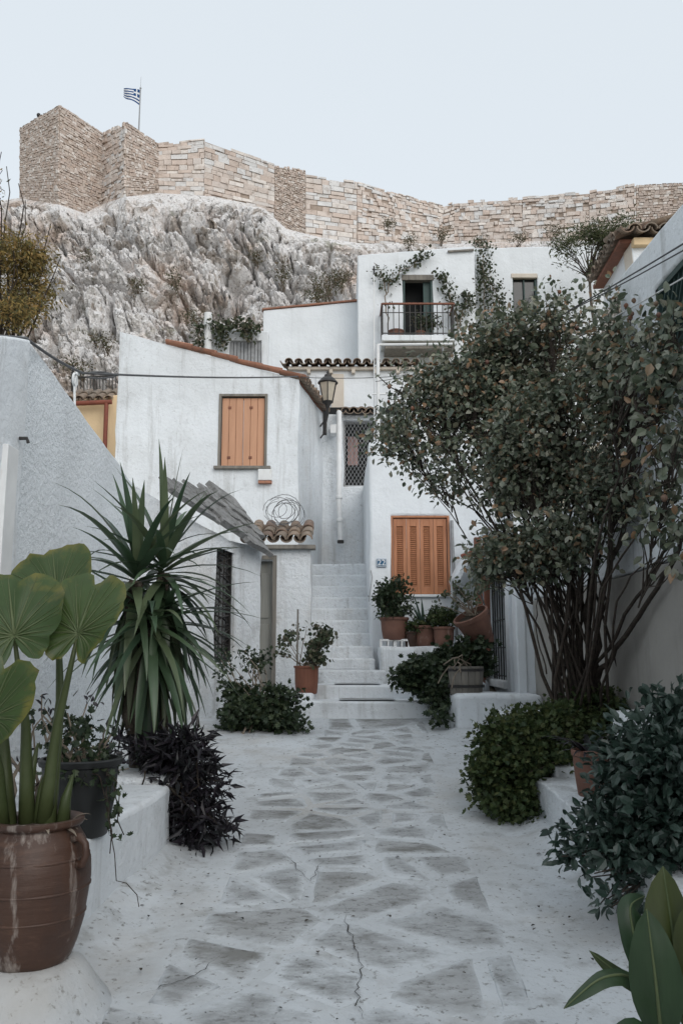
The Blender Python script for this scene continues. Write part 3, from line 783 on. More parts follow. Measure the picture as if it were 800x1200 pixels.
f = Frame((-2.12, 2.6), (-2.12, 6.0)); m = MB(); f.box(m, 2.62, 2.80, -.02, .03, .4, atX(5, 520, -2.12).z)
add('gate_jamb', m, 'white_paint', gp, bevel=.006)
m = MB().tube([f.p(2.84, .01, 3.0), f.p(2.84, .06, 3.0), f.p(2.84, .07, 2.97)], .012, 6); add('hook', m, 'iron', gp)
# eye hook on the wall
hk = atX(97, 478, -2.2); hb = atX(96, 452, -2.2)
ey = thing('cable_hook', 'white looped iron hook set in the sloping wall top, holding the cable', 'hook', hk)
hx = hk.x-.06
m = MB().tube([(hx, hk.y, hk.z-.1), (hx, hb.y, hb.z-.02)]+[(hx, hb.y+.055*math.sin(k*.6), hb.z+.05-.055*math.cos(k*.6)) for k in range(11)]+[(hx, hb.y+.04, hb.z+.14), (hx, hb.y+.10, hb.z+.13)], .011, 6)
add('hook', m, 'white_paint', ey, smooth=60)

# left bench-like ledge, the pot plinth and the yucca's block
for nm, lab, A, B, z0, ta, tb, th, mt in (
    ('white_ledge', 'low whitewashed ledge with rounded edges beside the black pot', LEDGE_L[0], LEDGE_L[1], .05, .76, .85, 1.05, 'lime'),
    ('stone_planter', 'stained stone block the yucca trunks grow from', Vector((-2.15, 5.25)), Vector((-1.02, 5.25)), .3, .90, .88, .85, 'lime_old')):
    wall(nm, None, mt, A, B, z0, ta, tb, th, bevel=.05, wob=.03, cell=.12, label=lab, cat='ledge')
# right ledges
for nm, lab, A, B, z0, ta, tb, th, mt in (
    ('white_ledge', 'rough white planter ledge under the waxy-leaved bush', LEDGE_R[0], LEDGE_R[1], .0, .80, .52, .8, 'lime_old'),
    ('white_ledge', 'shaded white planter ledge behind the overhanging geranium', Vector((1.5, 8.7)), Vector((1.42, 5.93)), .3, 1.05, .86, .75, 'lime'),
    ('white_ledge', 'white rounded planter block under the wooden tub and trailing bush', Vector((1.17, 9.0)), Vector((2.08, 9.0)), .6, 1.2, 1.2, .8, 'lime'),
    ('stone_block', 'pale flaking stone block half hidden behind the waxy bush', xy(735, 855, 5.4), xy(795, 855, 5.4), .5, at(760, 838, 5.4).z, at(760, 838, 5.4).z+.02, .3, 'lime_old'),
    ('pot_shelf', 'white masonry shelf holding the row of pots by the louvred window', (.49, 11.25), (1.85, 11.25), 1.0, at(480, 757, 11.25).z, at(480, 757, 11.25).z, .76, 'lime')):
    wall(nm, None, mt, A, B, z0, ta, tb, th, bevel=.05, wob=.03, cell=.12, label=lab, cat='ledge')

# right boundary wall: high white part, bare cement part
rw = thing('boundary_wall', 'high white wall with a green lattice window above the rose bush', 'wall', (2.1, 4.6, .4))
A, B = Vector((2.1, 6.1)), Vector((2.1, 2.4))
hl = pxhole(A, B, 768, 330, 812, 400)
h = (hit(A, B, 768, 380)[0], hit(A, B, 808, 380)[0], atX(785, 400, 2.1).z-.05, atX(785, 318, 2.1).z)
wall('wall', rw, 'lime', A, B, 2.2, 4.42, 4.2, .35, [h], wob=.015, cell=.25)
wall('wall', rw, 'lime', (2.12, 9.5), (2.12, 6.12), 2.2, 3.0, 3.0, .3, wob=.012, cell=.25)
wall('wall', rw, 'lime', (2.1, 2.38), (2.1, -8), -1.2, 3.2, 2.9, .35, wob=.015, cell=.5)  # unseen run past the viewer, added to darken the near lane
f = Frame(A, B); 
m = MB(); f.box(m, h[0], h[1], -.20, -.17, h[2], h[3]); pane = add('window', m, 'dark', rw)
m = MB(); nn = 13
for k in range(-nn, nn*2):
    u = h[0]+k*.075
    for sgn in (1, -1):
        p0 = [u, h[2]]; p1 = [u+sgn*(h[3]-h[2])*.62, h[3]]
        ends = []
        for t in range(41):
            q = (lerp(p0[0], p1[0], t/40), lerp(p0[1], p1[1], t/40))
            if h[0] <= q[0] <= h[1]: ends.append(q)
        if len(ends) > 1: m.bar(f.p(ends[0][0], -.05+.012*sgn, ends[0][1]), f.p(ends[-1][0], -.05+.012*sgn, ends[-1][1]), .022, .012)
add('lattice', m, 'green_paint', pane)
m = MB()
for (u0, u1, z0, z1) in ((h[0], h[0]+.04, h[2], h[3]), (h[1]-.04, h[1], h[2], h[3]), (h[0], h[1], h[2], h[2]+.04), (h[0], h[1], h[3]-.04, h[3])): f.box(m, u0, u1, -.085, -.01, z0, z1)
add('frame', m, 'green_paint', pane)
cw = thing('cement_wall', 'bare grey-brown cement wall behind the rose stems', 'wall', (2.12, 7.8, .7))
wall('wall', cw, 'tan_plaster', (2.11, 9.48), (2.11, 2.36), .0, 2.19, 2.19, .3, wob=.012, cell=.25)
# ================================================================ HOUSES
def frame_part(parent, f, h, d0, d1, w, mat, name='frame', sill=False):
    m = MB(); u0, u1, z0, z1 = h
    f.box(m, u0, u0+w, d0, d1, z0, z1); f.box(m, u1-w, u1, d0, d1, z0, z1); f.box(m, u0+w, u1-w, d0, d1-.002, z1-w, z1)
    if sill: f.box(m, u0+w, u1-w, d0, d1-.002, z0, z0+w)
    return add(name, m, mat, parent, bevel=.004)

# --- small lean-to house, angled to the lane, with slab roof and iron grille
sa, sb = xy(150, 720, 8.75), xy(306, 720, 11.0)
sh = thing('lean_to_house', 'small whitewashed lean-to house with grey slab roof and tall iron grille window', 'house', (sa.x, sa.y, .8))
h = pxhole(sa, sb, 252, 632, 274, 776); f = Frame(sa, sb)
zl, zr = hit(sa, sb, 200, 592)[1], hit(sa, sb, 306, 656)[1]
L = (sb-sa).length; u200 = hit(sa, sb, 200, 577)[0]; zl0 = zr+(zl-zr)*L/(L-u200)
wall('wall', sh, 'lime_old', sa, sb, .5, zl0, zr, .3, [h], wob=.03, cell=.16, bevel=.03)
m = MB(); f.box(m, h[0]-.02, h[1]+.02, -.28, -.26, h[2]-.02, h[3]+.02); win = add('window', m, 'dark', sh)
frame_part(win, f, h, -.10, -.03, .03, 'iron', sill=True)
m = MB(); uw = h[1]-h[0]
for k in range(1, 5): m.bar(f.p(h[0]+uw*k/5, -.05, h[2]), f.p(h[0]+uw*k/5, -.05, h[3]), .014)
for k in range(1, 7):
    z = h[2]+(h[3]-h[2])*k/7; m.bar(f.p(h[0], -.052, z), f.p(h[1], -.052, z), .014)
for k in range(7):                     # leaf scrolls in each field
    z0 = h[2]+(h[3]-h[2])*k/7; dz = (h[3]-h[2])/7
    for s in (0, 1):
        uc = h[0]+uw*(.3 if s == 0 else .7)
        pts = [f.p(uc+uw*.2*math.sin(t*2.1+s*3+k), -.035, z0+dz*t/6) for t in range(7)]
        m.tube(pts, [.006, .012, .016, .016, .014, .010, .005], 5)
add('grille', m, 'iron', win)
# roof: overlapping weathered slabs rising away from the eave
roof = thing('roof', None, None, f.p(0, 0, zl0)); COL.objects.unlink(roof); COL.objects.link(roof); roof.parent = sh; roof.location = WL[roof.name]-WL[sh.name]
rs = random.Random(5)
U1 = [L+.12, hit(sa, sb, 307, 640)[0], hit(sa, sb, 314, 640)[0], hit(sa, sb, 310, 640)[0], hit(sa, sb, 307, 640)[0]]
U0 = [hit(sa, sb, p_, 600)[0] for p_ in (188, 206, 232, 256, 280)]
ez = Vector((f.E.x*L, f.E.y*L, zr-zl0)); ez.normalize()
up = (-f.N*.66+Vector((0, 0, .75))).normalized(); nn = ez.cross(up); nn = nn if nn.z > 0 else -nn
for row in range(5):
    u = U0[row]
    while u < U1[row]-.1:
        w = min(rs.uniform(.35, .75), U1[row]-u); th = rs.uniform(.035, .075)
        o = f.p(0, .13, zl0)+ez*u+up*(row*.17+rs.uniform(-.03, .03))+nn*(.012*row+.02+rs.uniform(0, .015))
        W = .24+rs.uniform(-.03, .05)
        mb = MB(); c = [o, o+ez*(w-.012), o+ez*(w-.012+rs.uniform(-.06, .04))+up*W, o+ez*rs.uniform(-.03, .03)+up*W]
        n = 7; top = []; bot = []
        # ragged outline
        ring = []
        for i in range(4):
            for k in range(5):
                q = c[i].lerp(c[(i+1) % 4], k/5); ring.append(q+ez*rs.uniform(-.03, .03)+up*rs.uniform(-.022, .022))
        k = len(ring); tilt = nn*th
        mb.v = [tuple(q) for q in ring]+[tuple(q+tilt+nn*rs.uniform(-.006, .01)) for q in ring]
        mb.f = [tuple(range(k))[::-1], tuple(range(k, 2*k))]+[(i, (i+1) % k, k+(i+1) % k, k+i) for i in range(k)]
        add('roof_slab', mb, 'slab_roof', roof, origin=o); u += w
# --- door front with a few tiles on top
da, db = xy(294, 720, 11.3), xy(364, 720, 11.3)
dh = thing('door_front', 'narrow flaking white wall with old grey door under a short row of tiles', 'house', (da.x+.3, 11.3, .9))
zt = at(330, 641, 11.3).z; h = pxhole(da, db, 299, 657, 319, 812); h = (h[0], h[1], 1.0, h[3])
wall('wall', dh, 'lime_old', da, db, .7, zt, zt, .28, [h], wob=.02, cell=.14)
wall('wall', dh, 'lime_old', (db.x-.01, 11.58), (db.x-.12, 13.3), .7, zt, zt+.1, .28, wob=.02, cell=.2)
f = Frame(da, db); m = MB(); f.box(m, h[0], h[1], -.16, -.12, h[2], h[3]); door = add('door', m, 'doorwood', dh)
for (z0, z1) in ((h[2]+.5, h[2]+1.0), (h[2]+1.08, h[3]-.16)):
    m = MB(); f.box(m, h[0]+.05, h[1]-.05, -.125, -.105, z0, z1); add('door_panel', m, 'doorwood', door, bevel=.008)
frame_part(dh, f, (h[0]-.02, h[1]+.05, h[2], h[3]+.07), -.10, .012, .055, 'oldwood', 'door_frame')
m = MB(); f.box(m, .02, (db-da).length+.06, -.1, .10, zt-.035, zt+.02); add('eave_board', m, 'oldwood', dh, bevel=.006)
roof = thing('roof', None, None, (da.x, 11.3, zt)); roof.parent = dh; roof.location = WL[roof.name]-WL[dh.name]
tiles(roof, (da.x-.06, 11.17, zt+.05), (1, 0, 0), (0, .88, .36), 5, 3, 'tile', pitch=.175, step=.26)
# coil of wire lying on those tiles
cw_ = at(332, 602, 11.55); m = MB(); rs = random.Random(3)
for k in range(9):
    r = rs.uniform(.13, .24); cx = rs.uniform(-.09, .09); cz = rs.uniform(-.02, .10); ph = rs.random()*6; ry = rs.uniform(.02, .12)
    m.tube([(cw_.x+cx+r*math.cos(t*.42+ph), cw_.y+ry*math.sin(t*.42+1), cw_.z-.02+cz+r*.85*math.sin(t*.42+ph)) for t in range(15)], .004, 4)
add('wire_coil', m, 'wire', label='loose coil of rusty wire lying on the small tiled roof', cat='wire')

# --- big left house
ba, bb = xy(136, 500, 13.3), xy(350, 500, 13.3)
bh = thing('gabled_house', 'white house with peach plank shutters and red tiles along its sloping roof edge', 'house', (bb.x-1, 13.3, 1.5))
h = pxhole(ba, bb, 257, 463, 312, 547); f = Frame(ba, bb)
t0, t1 = hit(ba, bb, 140, 389)[1], hit(ba, bb, 350, 445)[1]
wall('wall', bh, 'lime', ba, bb, 1.0, t0, t1, .3, [h], wob=.025, cell=.2, bevel=.03)
bc = xy(379, 520, 15.4)
side_a = bb+Vector((0, .0))
zs0, zs1 = t1-.03, hit(bb, bc, 377, 482)[1]
wall('wall', bh, 'lime_old', side_a, bc, 1.2, zs0, zs1, .28, wob=.025, cell=.2)
wall('wall', bh, 'lime', (ba.x+.25, 17.5), (ba.x+.0, 13.58), 1.0, t0, t0, .25, wob=.0, cell=1.)
frame_part(bh, f, (h[0]-.015, h[1]+.015, h[2], h[3]+.02), -.12, .012, .04, 'oldwood', 'window_frame')
m = MB(); f.box(m, h[0]-.07, h[1]+.08, -.1, .07, h[2]-.045, h[2]+.005); add('window_sill', m, 'oldwood', bh, bevel=.008)
hw = (h[1]-h[0]-.06)/2
for s in range(2):
    u0 = h[0]+.03+s*hw; n = 3
    sx = MB(); f.box(sx, u0+.003, u0+hw-.003, -.085, -.065, h[2]+.01, h[3]-.04); leaf = add('shutter', sx, 'shutter', bh)
    for k in range(n):
        m = MB(); w = (hw-.006)/n; f.box(m, u0+.003+k*w+.003, u0+.003+(k+1)*w-.003, -.064, -.042, h[2]+.01, h[3]-.04); add('plank', m, 'shutter', leaf, bevel=.004)
    for zz in (h[2]+.14, h[3]-.22):
        m = MB(); f.box(m, u0+.10, u0+.15, -.043, -.032, zz, zz+.04); add('latch', m, 'rustwood', leaf)
bx0, bz1 = hit(ba, bb, 303, 551); bx1, bz0 = hit(ba, bb, 319, 567)
m = MB(); f.box(m, bx0, bx1, -.02, .10, bz0+.04, bz1); mbx = add('meter_box', m, 'white_paint', bh, bevel=.01)
m = MB(); f.box(m, bx0+.005, bx1-.005, -.02, .085, bz0, bz0+.04); add('base', m, 'tile_red', mbx)
# verge tiles up the slope + eave ends along the side wall
roof = thing('roof', None, None, (bb.x, 13.3, t1)); roof.parent = bh; roof.location = WL[roof.name]-WL[bh.name]
sl = Vector((ba.x-bb.x, 0, t0-t1)).normalized()
back = Vector((bc.x-bb.x, bc.y-bb.y, zs1-zs0)).normalized()
Ls = Vector((ba.x-bb.x, 0, t0-t1)).length; Lb = Vector((bc.x-bb.x, bc.y-bb.y, zs1-zs0)).length
tiles(roof, Vector((bb.x+.10, 13.30, t1+.0)), Vector((0, 1, 0)), sl, 1, int(Ls/.39), 'tile_red', pitch=.16, step=.39, jit=.04, skip=((0, 6),))
tiles(roof, Vector((bb.x+.11, 13.32, t1-.01)), back, sl, int(Lb/.16), 1, 'tile', pitch=.17, step=.36)
m = MB(); o = Vector((bb.x, 13.36, t1-.02)); m.obox(o, sl*Ls, Vector((back.x*Lb*.98, back.y*Lb*.98, back.z*Lb)), Vector((0, 0, .03))); add('roof_deck', m, 'tile_red', roof)

# --- wall at the head of the stairs with barred opening, drainpipe, lantern
ka, kb = xy(374, 560, 15.3), xy(475, 560, 15.3)
kw = thing('stair_head_wall', 'rough white wall at the head of the stairs with a barred opening', 'wall', (ka.x+.4, 15.3, 2.8))
h = pxhole(ka, kb, 402, 492, 432, 570); f = Frame(ka, kb)
h = (h[0], h[1]+.5, h[2], h[3])
wall('wall', kw, 'lime_old', ka, kb, 1.6, at(400, 486, 15.3).z, at(400, 486, 15.3).z, .3, [h], wob=.03, cell=.2)
win = thing('window', None, None, f.p((h[0]+h[1])/2, 0, h[2])); win.parent = kw; win.location = WL[win.name]-WL[kw.name]
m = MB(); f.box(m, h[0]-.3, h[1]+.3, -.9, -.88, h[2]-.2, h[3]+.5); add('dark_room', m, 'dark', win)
frame_part(win, f, h, -.12, -.06, .035, 'grey_metal', sill=True)
m = MB()
for k in range(-20, 40):
    for sgn in (1, -1):
        ends = []
        for t in range(61):
            q = (h[0]+k*.07+sgn*t/60*(h[3]-h[2])*.6, h[2]+t/60*(h[3]-h[2]))
            if h[0] <= q[0] <= h[1]: ends.append(q)
        if len(ends) > 2: m.tube([f.p(ends[0][0], -.09, ends[0][1]), f.p(ends[-1][0], -.09, ends[-1][1])], .005, 4)
add('wire_mesh', m, 'grey_metal', win)
roof = thing('roof', None, None, f.p(0, 0, h[3])); roof.parent = kw; roof.location = WL[roof.name]-WL[kw.name]
tiles(roof, Vector((at(400, 485, 15.3).x, 15.12, at(400, 487, 15.3).z)), (1, 0, 0), (0, .9, .3), 5, 2, 'tile', pitch=.15)
c0 = at(413, 512, 15.75)
m = MB(); n = 8
for j in range(9):
    for i in range(n+1): m.v.append((c0.x-.09+.19*i/n, 15.75+.025*math.sin(i*1.9), c0.z-.55*j/8))
for j in range(8):
    for i in range(n): k = j*(n+1)+i; m.f.append((k, k+1, k+n+2, k+n+1))
for v in list(m.v): m.v.append((v[0], v[1]+.012, v[2]))
N0 = 9*(n+1)
m.f += [tuple(N0+k for k in q)[::-1] for q in m.f]
m.tube([(c0.x-.3, 15.757, c0.z), (c0.x+.6, 15.757, c0.z)], .006, 4)
add('hanging_towel', m, 'cloth_pink', label='faded pink towel hanging behind the barred opening', cat='towel', smooth=180)
# drainpipe
pt, pm, pb = at(397, 484, 15.05), at(397, 585, 15.05), at(399, 636, 15.05)
dp = thing('drainpipe', 'white drainpipe running down the wall above the stairs', 'pipe', pb)
add('pipe', MB().tube([pt+Vector((.05, .3, .03)), pt+Vector((0, .05, .02)), pt, pm, pb], .05, 10), 'white_paint', dp, smooth=60)
for q in (at(397, 585, 15.05), at(398, 612, 15.05)): add('collar', MB().lathe(q, [(.056, 0), (.062, .01), (.062, .06), (.056, .07)], 12), 'white_paint', dp, smooth=60)
add('pipe_end', MB().lathe(pb-Vector((0, 0, .01)), [(.056, 0), (.06, .01), (.06, .05), (.05, .055)], 12), 'iron', dp)
m = MB().box(at(397, 505, 15).x-.16, at(397, 505, 15).x-.05, 15.02, 15.32, at(397, 507, 15.0).z, at(397, 497, 15.0).z); add('junction_box', m, 'white_paint', dp, bevel=.008)
# lantern
lc = at(384, 471, 14.6)
lt = thing('wall_lantern', 'black iron street lantern with milky glass on the house corner', 'lantern', lc)
s = .0146
bt_, tp_ = lc.z, at(384, 449, 14.6).z; r0, r1 = .095, .165; n = 6
ringp = lambda r, z, k: Vector((lc.x+r*math.cos(math.pi/6+k*math.pi/3), lc.y+r*math.sin(math.pi/6+k*math.pi/3), z))
for k in range(n):
    m = MB(); i = [ringp(r0, bt_, k), ringp(r0, bt_, k+1), ringp(r1, tp_, k+1), ringp(r1, tp_, k)]
    m.v = [tuple(p) for p in i]; m.f = [(0, 1, 2, 3)]; add('glass_pane', m, 'lampglass', lt)
m = MB()
for k in range(n): m.tube([ringp(r0, bt_, k), ringp(r1, tp_, k)], .011, 5); m.tube([ringp(r0, bt_, k), ringp(r0, bt_, k+1)], .012, 5); m.tube([ringp(r1, tp_, k), ringp(r1, tp_, k+1)], .014, 5)
add('frame', m, 'iron', lt)
add('cap', MB().lathe((lc.x, lc.y, tp_), [(.185, 0), (.175, .02), (.10, .10), (.07, .11), (.06, .15), (.02, .17), (.025, .20), (.004, .24)], 12), 'iron', lt, smooth=40)
add('base', MB().lathe((lc.x, lc.y, bt_-.12), [(.02, 0), (.035, .03), (.05, .07), (.09, .11), (.10, .125)], 10), 'iron', lt, smooth=40)
be = at(381, 508, 14.72)
m = MB().tube([(lc.x, lc.y, bt_-.10), (lc.x-.005, lc.y+.02, bt_-.2), (be.x, be.y, be.z+.2), (be.x, be.y, be.z)], [.02, .028, .03, .028], 8)
m.tube([(be.x, be.y, be.z+.25), (be.x-.06, be.y+.25, be.z+.25), (be.x-.12, be.y+.55, be.z+.25)], .015, 6); m.tube([(be.x, be.y, be.z+.03), (be.x-.12, be.y+.55, be.z+.03)], .015, 6)
m.bar(Vector((be.x-.01, be.y+.03, be.z-.02)), Vector((be.x-.01, be.y+.03, be.z+.42)), .07, .03)
add('bracket', m, 'iron', lt, smooth=50)

# --- house with the louvred shutters, number 22
ha, hb = xy(433, 700, 12.0), xy(585, 700, 12.0)
hh = thing('louvre_shutter_house', 'plain white house with varnished louvred shutters and a blue number plate', 'house', (ha.x+.8, 12.0, 1.4))
h = pxhole(ha, hb, 459, 605, 526, 697); f = Frame(ha, hb); zt = at(470, 517, 12.0).z
wall('wall', hh, 'lime_clean', ha, hb, 1.0, zt, zt+.0, .3, [h], wob=.015, cell=.22, bevel=.04)
wall('wall', hh, 'lime_clean', (ha.x+.0, 15.25), (ha.x, 12.29), 1.0, zt-.02, zt-.02, .28, wob=.015, cell=.3)
m = MB().box(ha.x+.1, hb.x, 12.15, 15.2, zt-.16, zt-.06); add('roof', m, 'lime', hh)
frame_part(hh, f, (h[0]-.01, h[1]+.01, h[2], h[3]+.01), -.14, -.005, .028, 'shutter22', 'window_frame')
m = MB(); f.box(m, h[0]-.05, h[1]+.05, -.15, .045, h[2]-.035, h[2]+.003); add('window_sill', m, 'white_print', hh, bevel=.01)
W4 = (h[1]-h[0]-.05)/4
for k in range(4):
    u0 = h[0]+.025+k*W4; u1 = u0+W4-.005; z0, z1 = h[2]+.012, h[3]-.03; st = .048
    m = MB(); f.box(m, u0, u0+st, -.075, -.035, z0, z1); f.box(m, u1-st, u1, -.075, -.035, z0, z1)
    f.box(m, u0+st, u1-st, -.075, -.037, z0, z0+.11); f.box(m, u0+st, u1-st, -.075, -.037, z1-.11, z1)
    leaf = add('shutter', m, 'shutter22', hh, bevel=.004)
    m = MB(); nz = 30
    for j in range(nz):
        z = z0+.115+(z1-z0-.23)*j/nz
        m.obox(f.p(u0+st-.004, -.045, z), f.E*(u1-u0-2*st+.008), -f.N*.022+Vector((0, 0, .022)), Vector((0, 0, .006))+f.N*.002)
    add('louvres', m, 'shutter22', leaf, kind='stuff')
    m = MB(); f.box(m, u0+st, u1-st, -.095, -.085, z0, z1); add('backing', m, 'dark', leaf)
u0, z1 = hit(ha, hb, 441, 655); u1, z0 = hit(ha, hb, 452.5, 664.5)
m = MB(); f.box(m, u0, u1, -.01, .018, z0, z1); plate = add('number_plate', m, 'plate_blue', hh, bevel=.003)
cu = bpy.data.curves.new('house_number', 'FONT'); cu.body = '22'; cu.align_x = 'CENTER'; cu.align_y = 'CENTER'; cu.size = .115; cu.extrude = .002
tmp = bpy.data.objects.new('t', cu); COL.objects.link(tmp); dg = bpy.context.evaluated_depsgraph_get(); me = bpy.data.meshes.new_from_object(tmp.evaluated_get(dg))
bpy.data.objects.remove(tmp); me.materials.clear(); me.materials.append(MAT['white_print'])
Mx = Matrix.Translation(f.p((u0+u1)/2, .0205, (z0+z1)/2)) @ Matrix.Rotation(math.radians(90), 4, 'X')
place('digits', me, plate, Mx)
m = MB(); zc = (z0+z1)/2
for (x0_, x1_, q0, q1) in ((u0+.006, u1-.006, z0+.005, z0+.010), (u0+.006, u1-.006, z1-.010, z1-.005), (u0+.006, u0+.011, z0+.010, z1-.010), (u1-.011, u1-.006, z0+.010, z1-.010)): f.box(m, x0_, x1_, .016, .0200, q0, q1)
add('border', m, 'white_print', plate)
m = MB().tube([at(434, 668, 11.98), at(436, 676, 11.98), at(434, 690, 11.98), at(432, 705, 11.98)], .005, 5); add('thin_cable', m, 'grey_metal', hh)
rp = at(530, 640, 11.93); m = MB().tube([at(529, 610, 11.93), at(530, 640, 11.93), at(533, 705, 11.93), at(535, 752, 11.93)], .022, 8); add('gutter_pipe', m, 'grey_metal', hh, smooth=60)
# pole frame on its roof
p0, p1 = at(443, 518, 12.2), at(442.5, 404, 12.2)
pf = thing('pole_frame', 'thin pale pole frame standing on the roof of the louvred house', 'pole', p0)
add('pole', MB().tube([p0-Vector((0, 0, .1)), p1], .027, 8), 'white_paint', pf, smooth=60)
add('crossbar', MB().tube([p1, at(530, 403, 12.2)], .02, 8), 'white_paint', pf, smooth=60)
add('crossbar', MB().tube([at(436, 462, 12.2), at(492, 461, 12.2)], .014, 6), 'white_paint', pf, smooth=60)
add('brace', MB().tube([at(519, 405, 12.2), at(517, 440, 12.2), at(514, 520, 12.4)], .014, 6), 'grey_metal', pf, smooth=60)
add('thin_pole', MB().tube([at(438.5, 518, 12.35), at(438, 322, 12.35)], [.012, .008], 6), 'white_paint', pf)
add('finial', MB().tube([at(438, 322, 12.35), at(438, 312, 12.35)], .012, 6).tube([at(436, 316, 12.35), at(440, 316, 12.35)], .010, 6), 'iron', pf)

# --- right row: white house with grille, pilasters, canopy
ra, rb = Vector((2.0, 12.2)), Vector((2.0, 9.45))
rh = thing('grille_window_house', 'white house wall with a narrow iron-grilled window and two pilasters beyond the rose bush', 'house', (2.0, 10.5, 1.0))
h = (hit(ra, rb, 574, 720)[0], hit(ra, rb, 592, 720)[0], atX(588, 797, 2.0).z, atX(580, 645, 2.0).z); f = Frame(ra, rb)
wall('wall', rh, 'lime_clean', ra, rb, .6, 3.35, 3.3, .3, [h], wob=.012, cell=.25)
m = MB(); f.box(m, h[0], h[1], -.26, -.24, h[2], h[3]); win = add('window', m, 'dark', rh)
m = MB()
for k in range(7): u = lerp(h[0]+.03, h[1]-.03, k/6); m.bar(f.p(u, -.03, h[2]), f.p(u, -.03, h[3]), .014)
for z in (h[2]+.05, h[2]+.4, h[2]+.75, h[3]-.5, h[3]-.05): m.bar(f.p(h[0], -.033, z), f.p(h[1], -.033, z), .014)
add('grille', m, 'iron', win)
m = MB(); f.box(m, h[0]-.06, h[1]+.06, -.2, .07, h[2]-.09, h[2]+.002); add('window_sill', m, 'white_paint', rh, bevel=.01)
ue = (rb-ra).length
for (u0, u1) in ((ue-.62, ue-.40), (ue-.20, ue+.02)):
    m = MB(); f.box(m, u0, u1, -.02, .09, .75, 3.2); add('pilaster', m, 'lime_clean', rh, bevel=.02)
# canopy, brown post and bracket arm
c0 = at(545, 650, 11.0)
cn = thing('porch_canopy', 'small white curved porch canopy on a red-brown post beside the louvred window', 'canopy', at(563, 800, 10.4))
m = MB(); prof = [(0, 0), (.10, .20), (.24, .38), (.42, .50), (.62, .56)]
b0 = at(530, 678, 11.4)
for (dx, dz) in prof:
    for dy in (-.55, .4): m.v.append((b0.x+dx, b0.y+dy, b0.z+dz))
for (dx, dz) in prof:
    for dy in (-.55, .4): m.v.append((b0.x+dx+.02, b0.y+dy, b0.z+dz-.07))
for k in range(4):
    a = 2*k; m.f += [(a, a+2, a+3, a+1), (10+a+1, 10+a+3, 10+a+2, 10+a), (a, 10+a, 10+a+2, a+2), (a+1, a+3, 10+a+3, 10+a+1)]
m.f += [(0, 1, 11, 10), (8, 18, 19, 9)]
add('canopy_slab', m, 'lime_clean', cn, smooth=40)
m = MB().bar(at(564, 812, 10.5), at(559, 630, 10.5), .085); add('post', m, 'rustwood', cn, bevel=.008)
m = MB().bar(at(572, 770, 10.75), at(569, 655, 10.75), .07); add('post', m, 'rustwood', cn, bevel=.008)
m = MB().bar(at(540, 652, 10.5), at(575, 640, 10.5), .05); add('beam', m, 'redpaint', cn, bevel=.006)
m = MB(); zz = at(545, 742, 11.0)
m.tube([at(536, 752, 11.2), at(548, 742, 11.0), at(556, 738, 10.9)], .03, 8); m.tube([at(537, 770, 11.2), at(537, 745, 11.2)], .03, 8)
add('handrail', m, 'white_paint', cn, smooth=60)

# --- house with tiled eaves up on the right
ua, ub = xy(706, 335, 11.5), xy(739, 283, 9.8)
uh = thing('tiled_eave_house', 'cream house corner with tiled eaves high above the rose bush', 'house', (ub.x+1, 9.8, 3.0))
zb_, zf_ = at(706, 336, 11.5).z, at(739, 282, 9.8).z
wall('wall', uh, 'lime_clean', ua, ub, 2.2, zb_, zf_, .3, wob=.015, cell=.3)
uc = Vector((ub.x+1.9, 9.8))
wall('wall', uh, 'cream', ub+Vector((.0, 0)), uc, 2.2, zf_-.02, zf_-.02, .3, wob=.015, cell=.3)
f = Frame(ub, uc); m = MB(); f.box(m, .0, 1.9, -.05, .09, zf_-.10, zf_+.0); add('cornice', m, 'ochre', uh, bevel=.01)
roof = thing('roof', None, None, (ub.x, 9.8, zf_)); roof.parent = uh; roof.location = WL[roof.name]-WL[uh.name]
tiles(roof, Vector((ub.x-.10, 9.62, zf_+.03)), (1, 0, 0), (0, .94, .30), 10, 2, 'tile', pitch=.185)
ed = Vector((ua.x-ub.x, ua.y-ub.y, zb_-zf_)); Le = ed.length
ed.normalize(); sf = Frame(ua, ub)
m = MB(); o = sf.p(Le, .16, zf_-.02); m.obox(Vector((ub.x, ub.y, zf_-.03))+sf.N*.14, ed*Le, -sf.N*.3, Vector((0, 0, .05))); add('eave_board', m, 'rustwood', roof)
tiles(roof, Vector((ub.x, ub.y, zf_+.03))+sf.N*.20, ed, (-sf.N*.95+Vector((0, 0, .30))), int(Le/.185), 2, 'tile', pitch=.185)
# wooden lean-to under it
wa = at(742, 352, 8.6); wl = thing('wooden_shed_roof', 'dark plank shed roof tucked between the rose bush and the lattice wall', 'shed', at(720, 420, 8.6))
for k in range(7):
    p0 = at(703+k*7, 402-k*2, 8.3); p1 = at(722+k*5, 345-k*1, 9.2)
    add('plank', MB().bar(p0, p1, .06, .02), 'oldwood', wl)
add('beam', MB().bar(at(700, 404, 8.25), at(750, 392, 8.25), .06), 'oldwood', wl)
add('pole', MB().tube([at(722, 362, 7.4), at(762, 400, 7.2)], .022, 8), 'dry_stem', wl, smooth=60)
add('post', MB().bar(at(705, 402, 8.5), Vector((at(705, 402, 8.5).x, 8.5, 2.5)), .08), 'oldwood', wl)

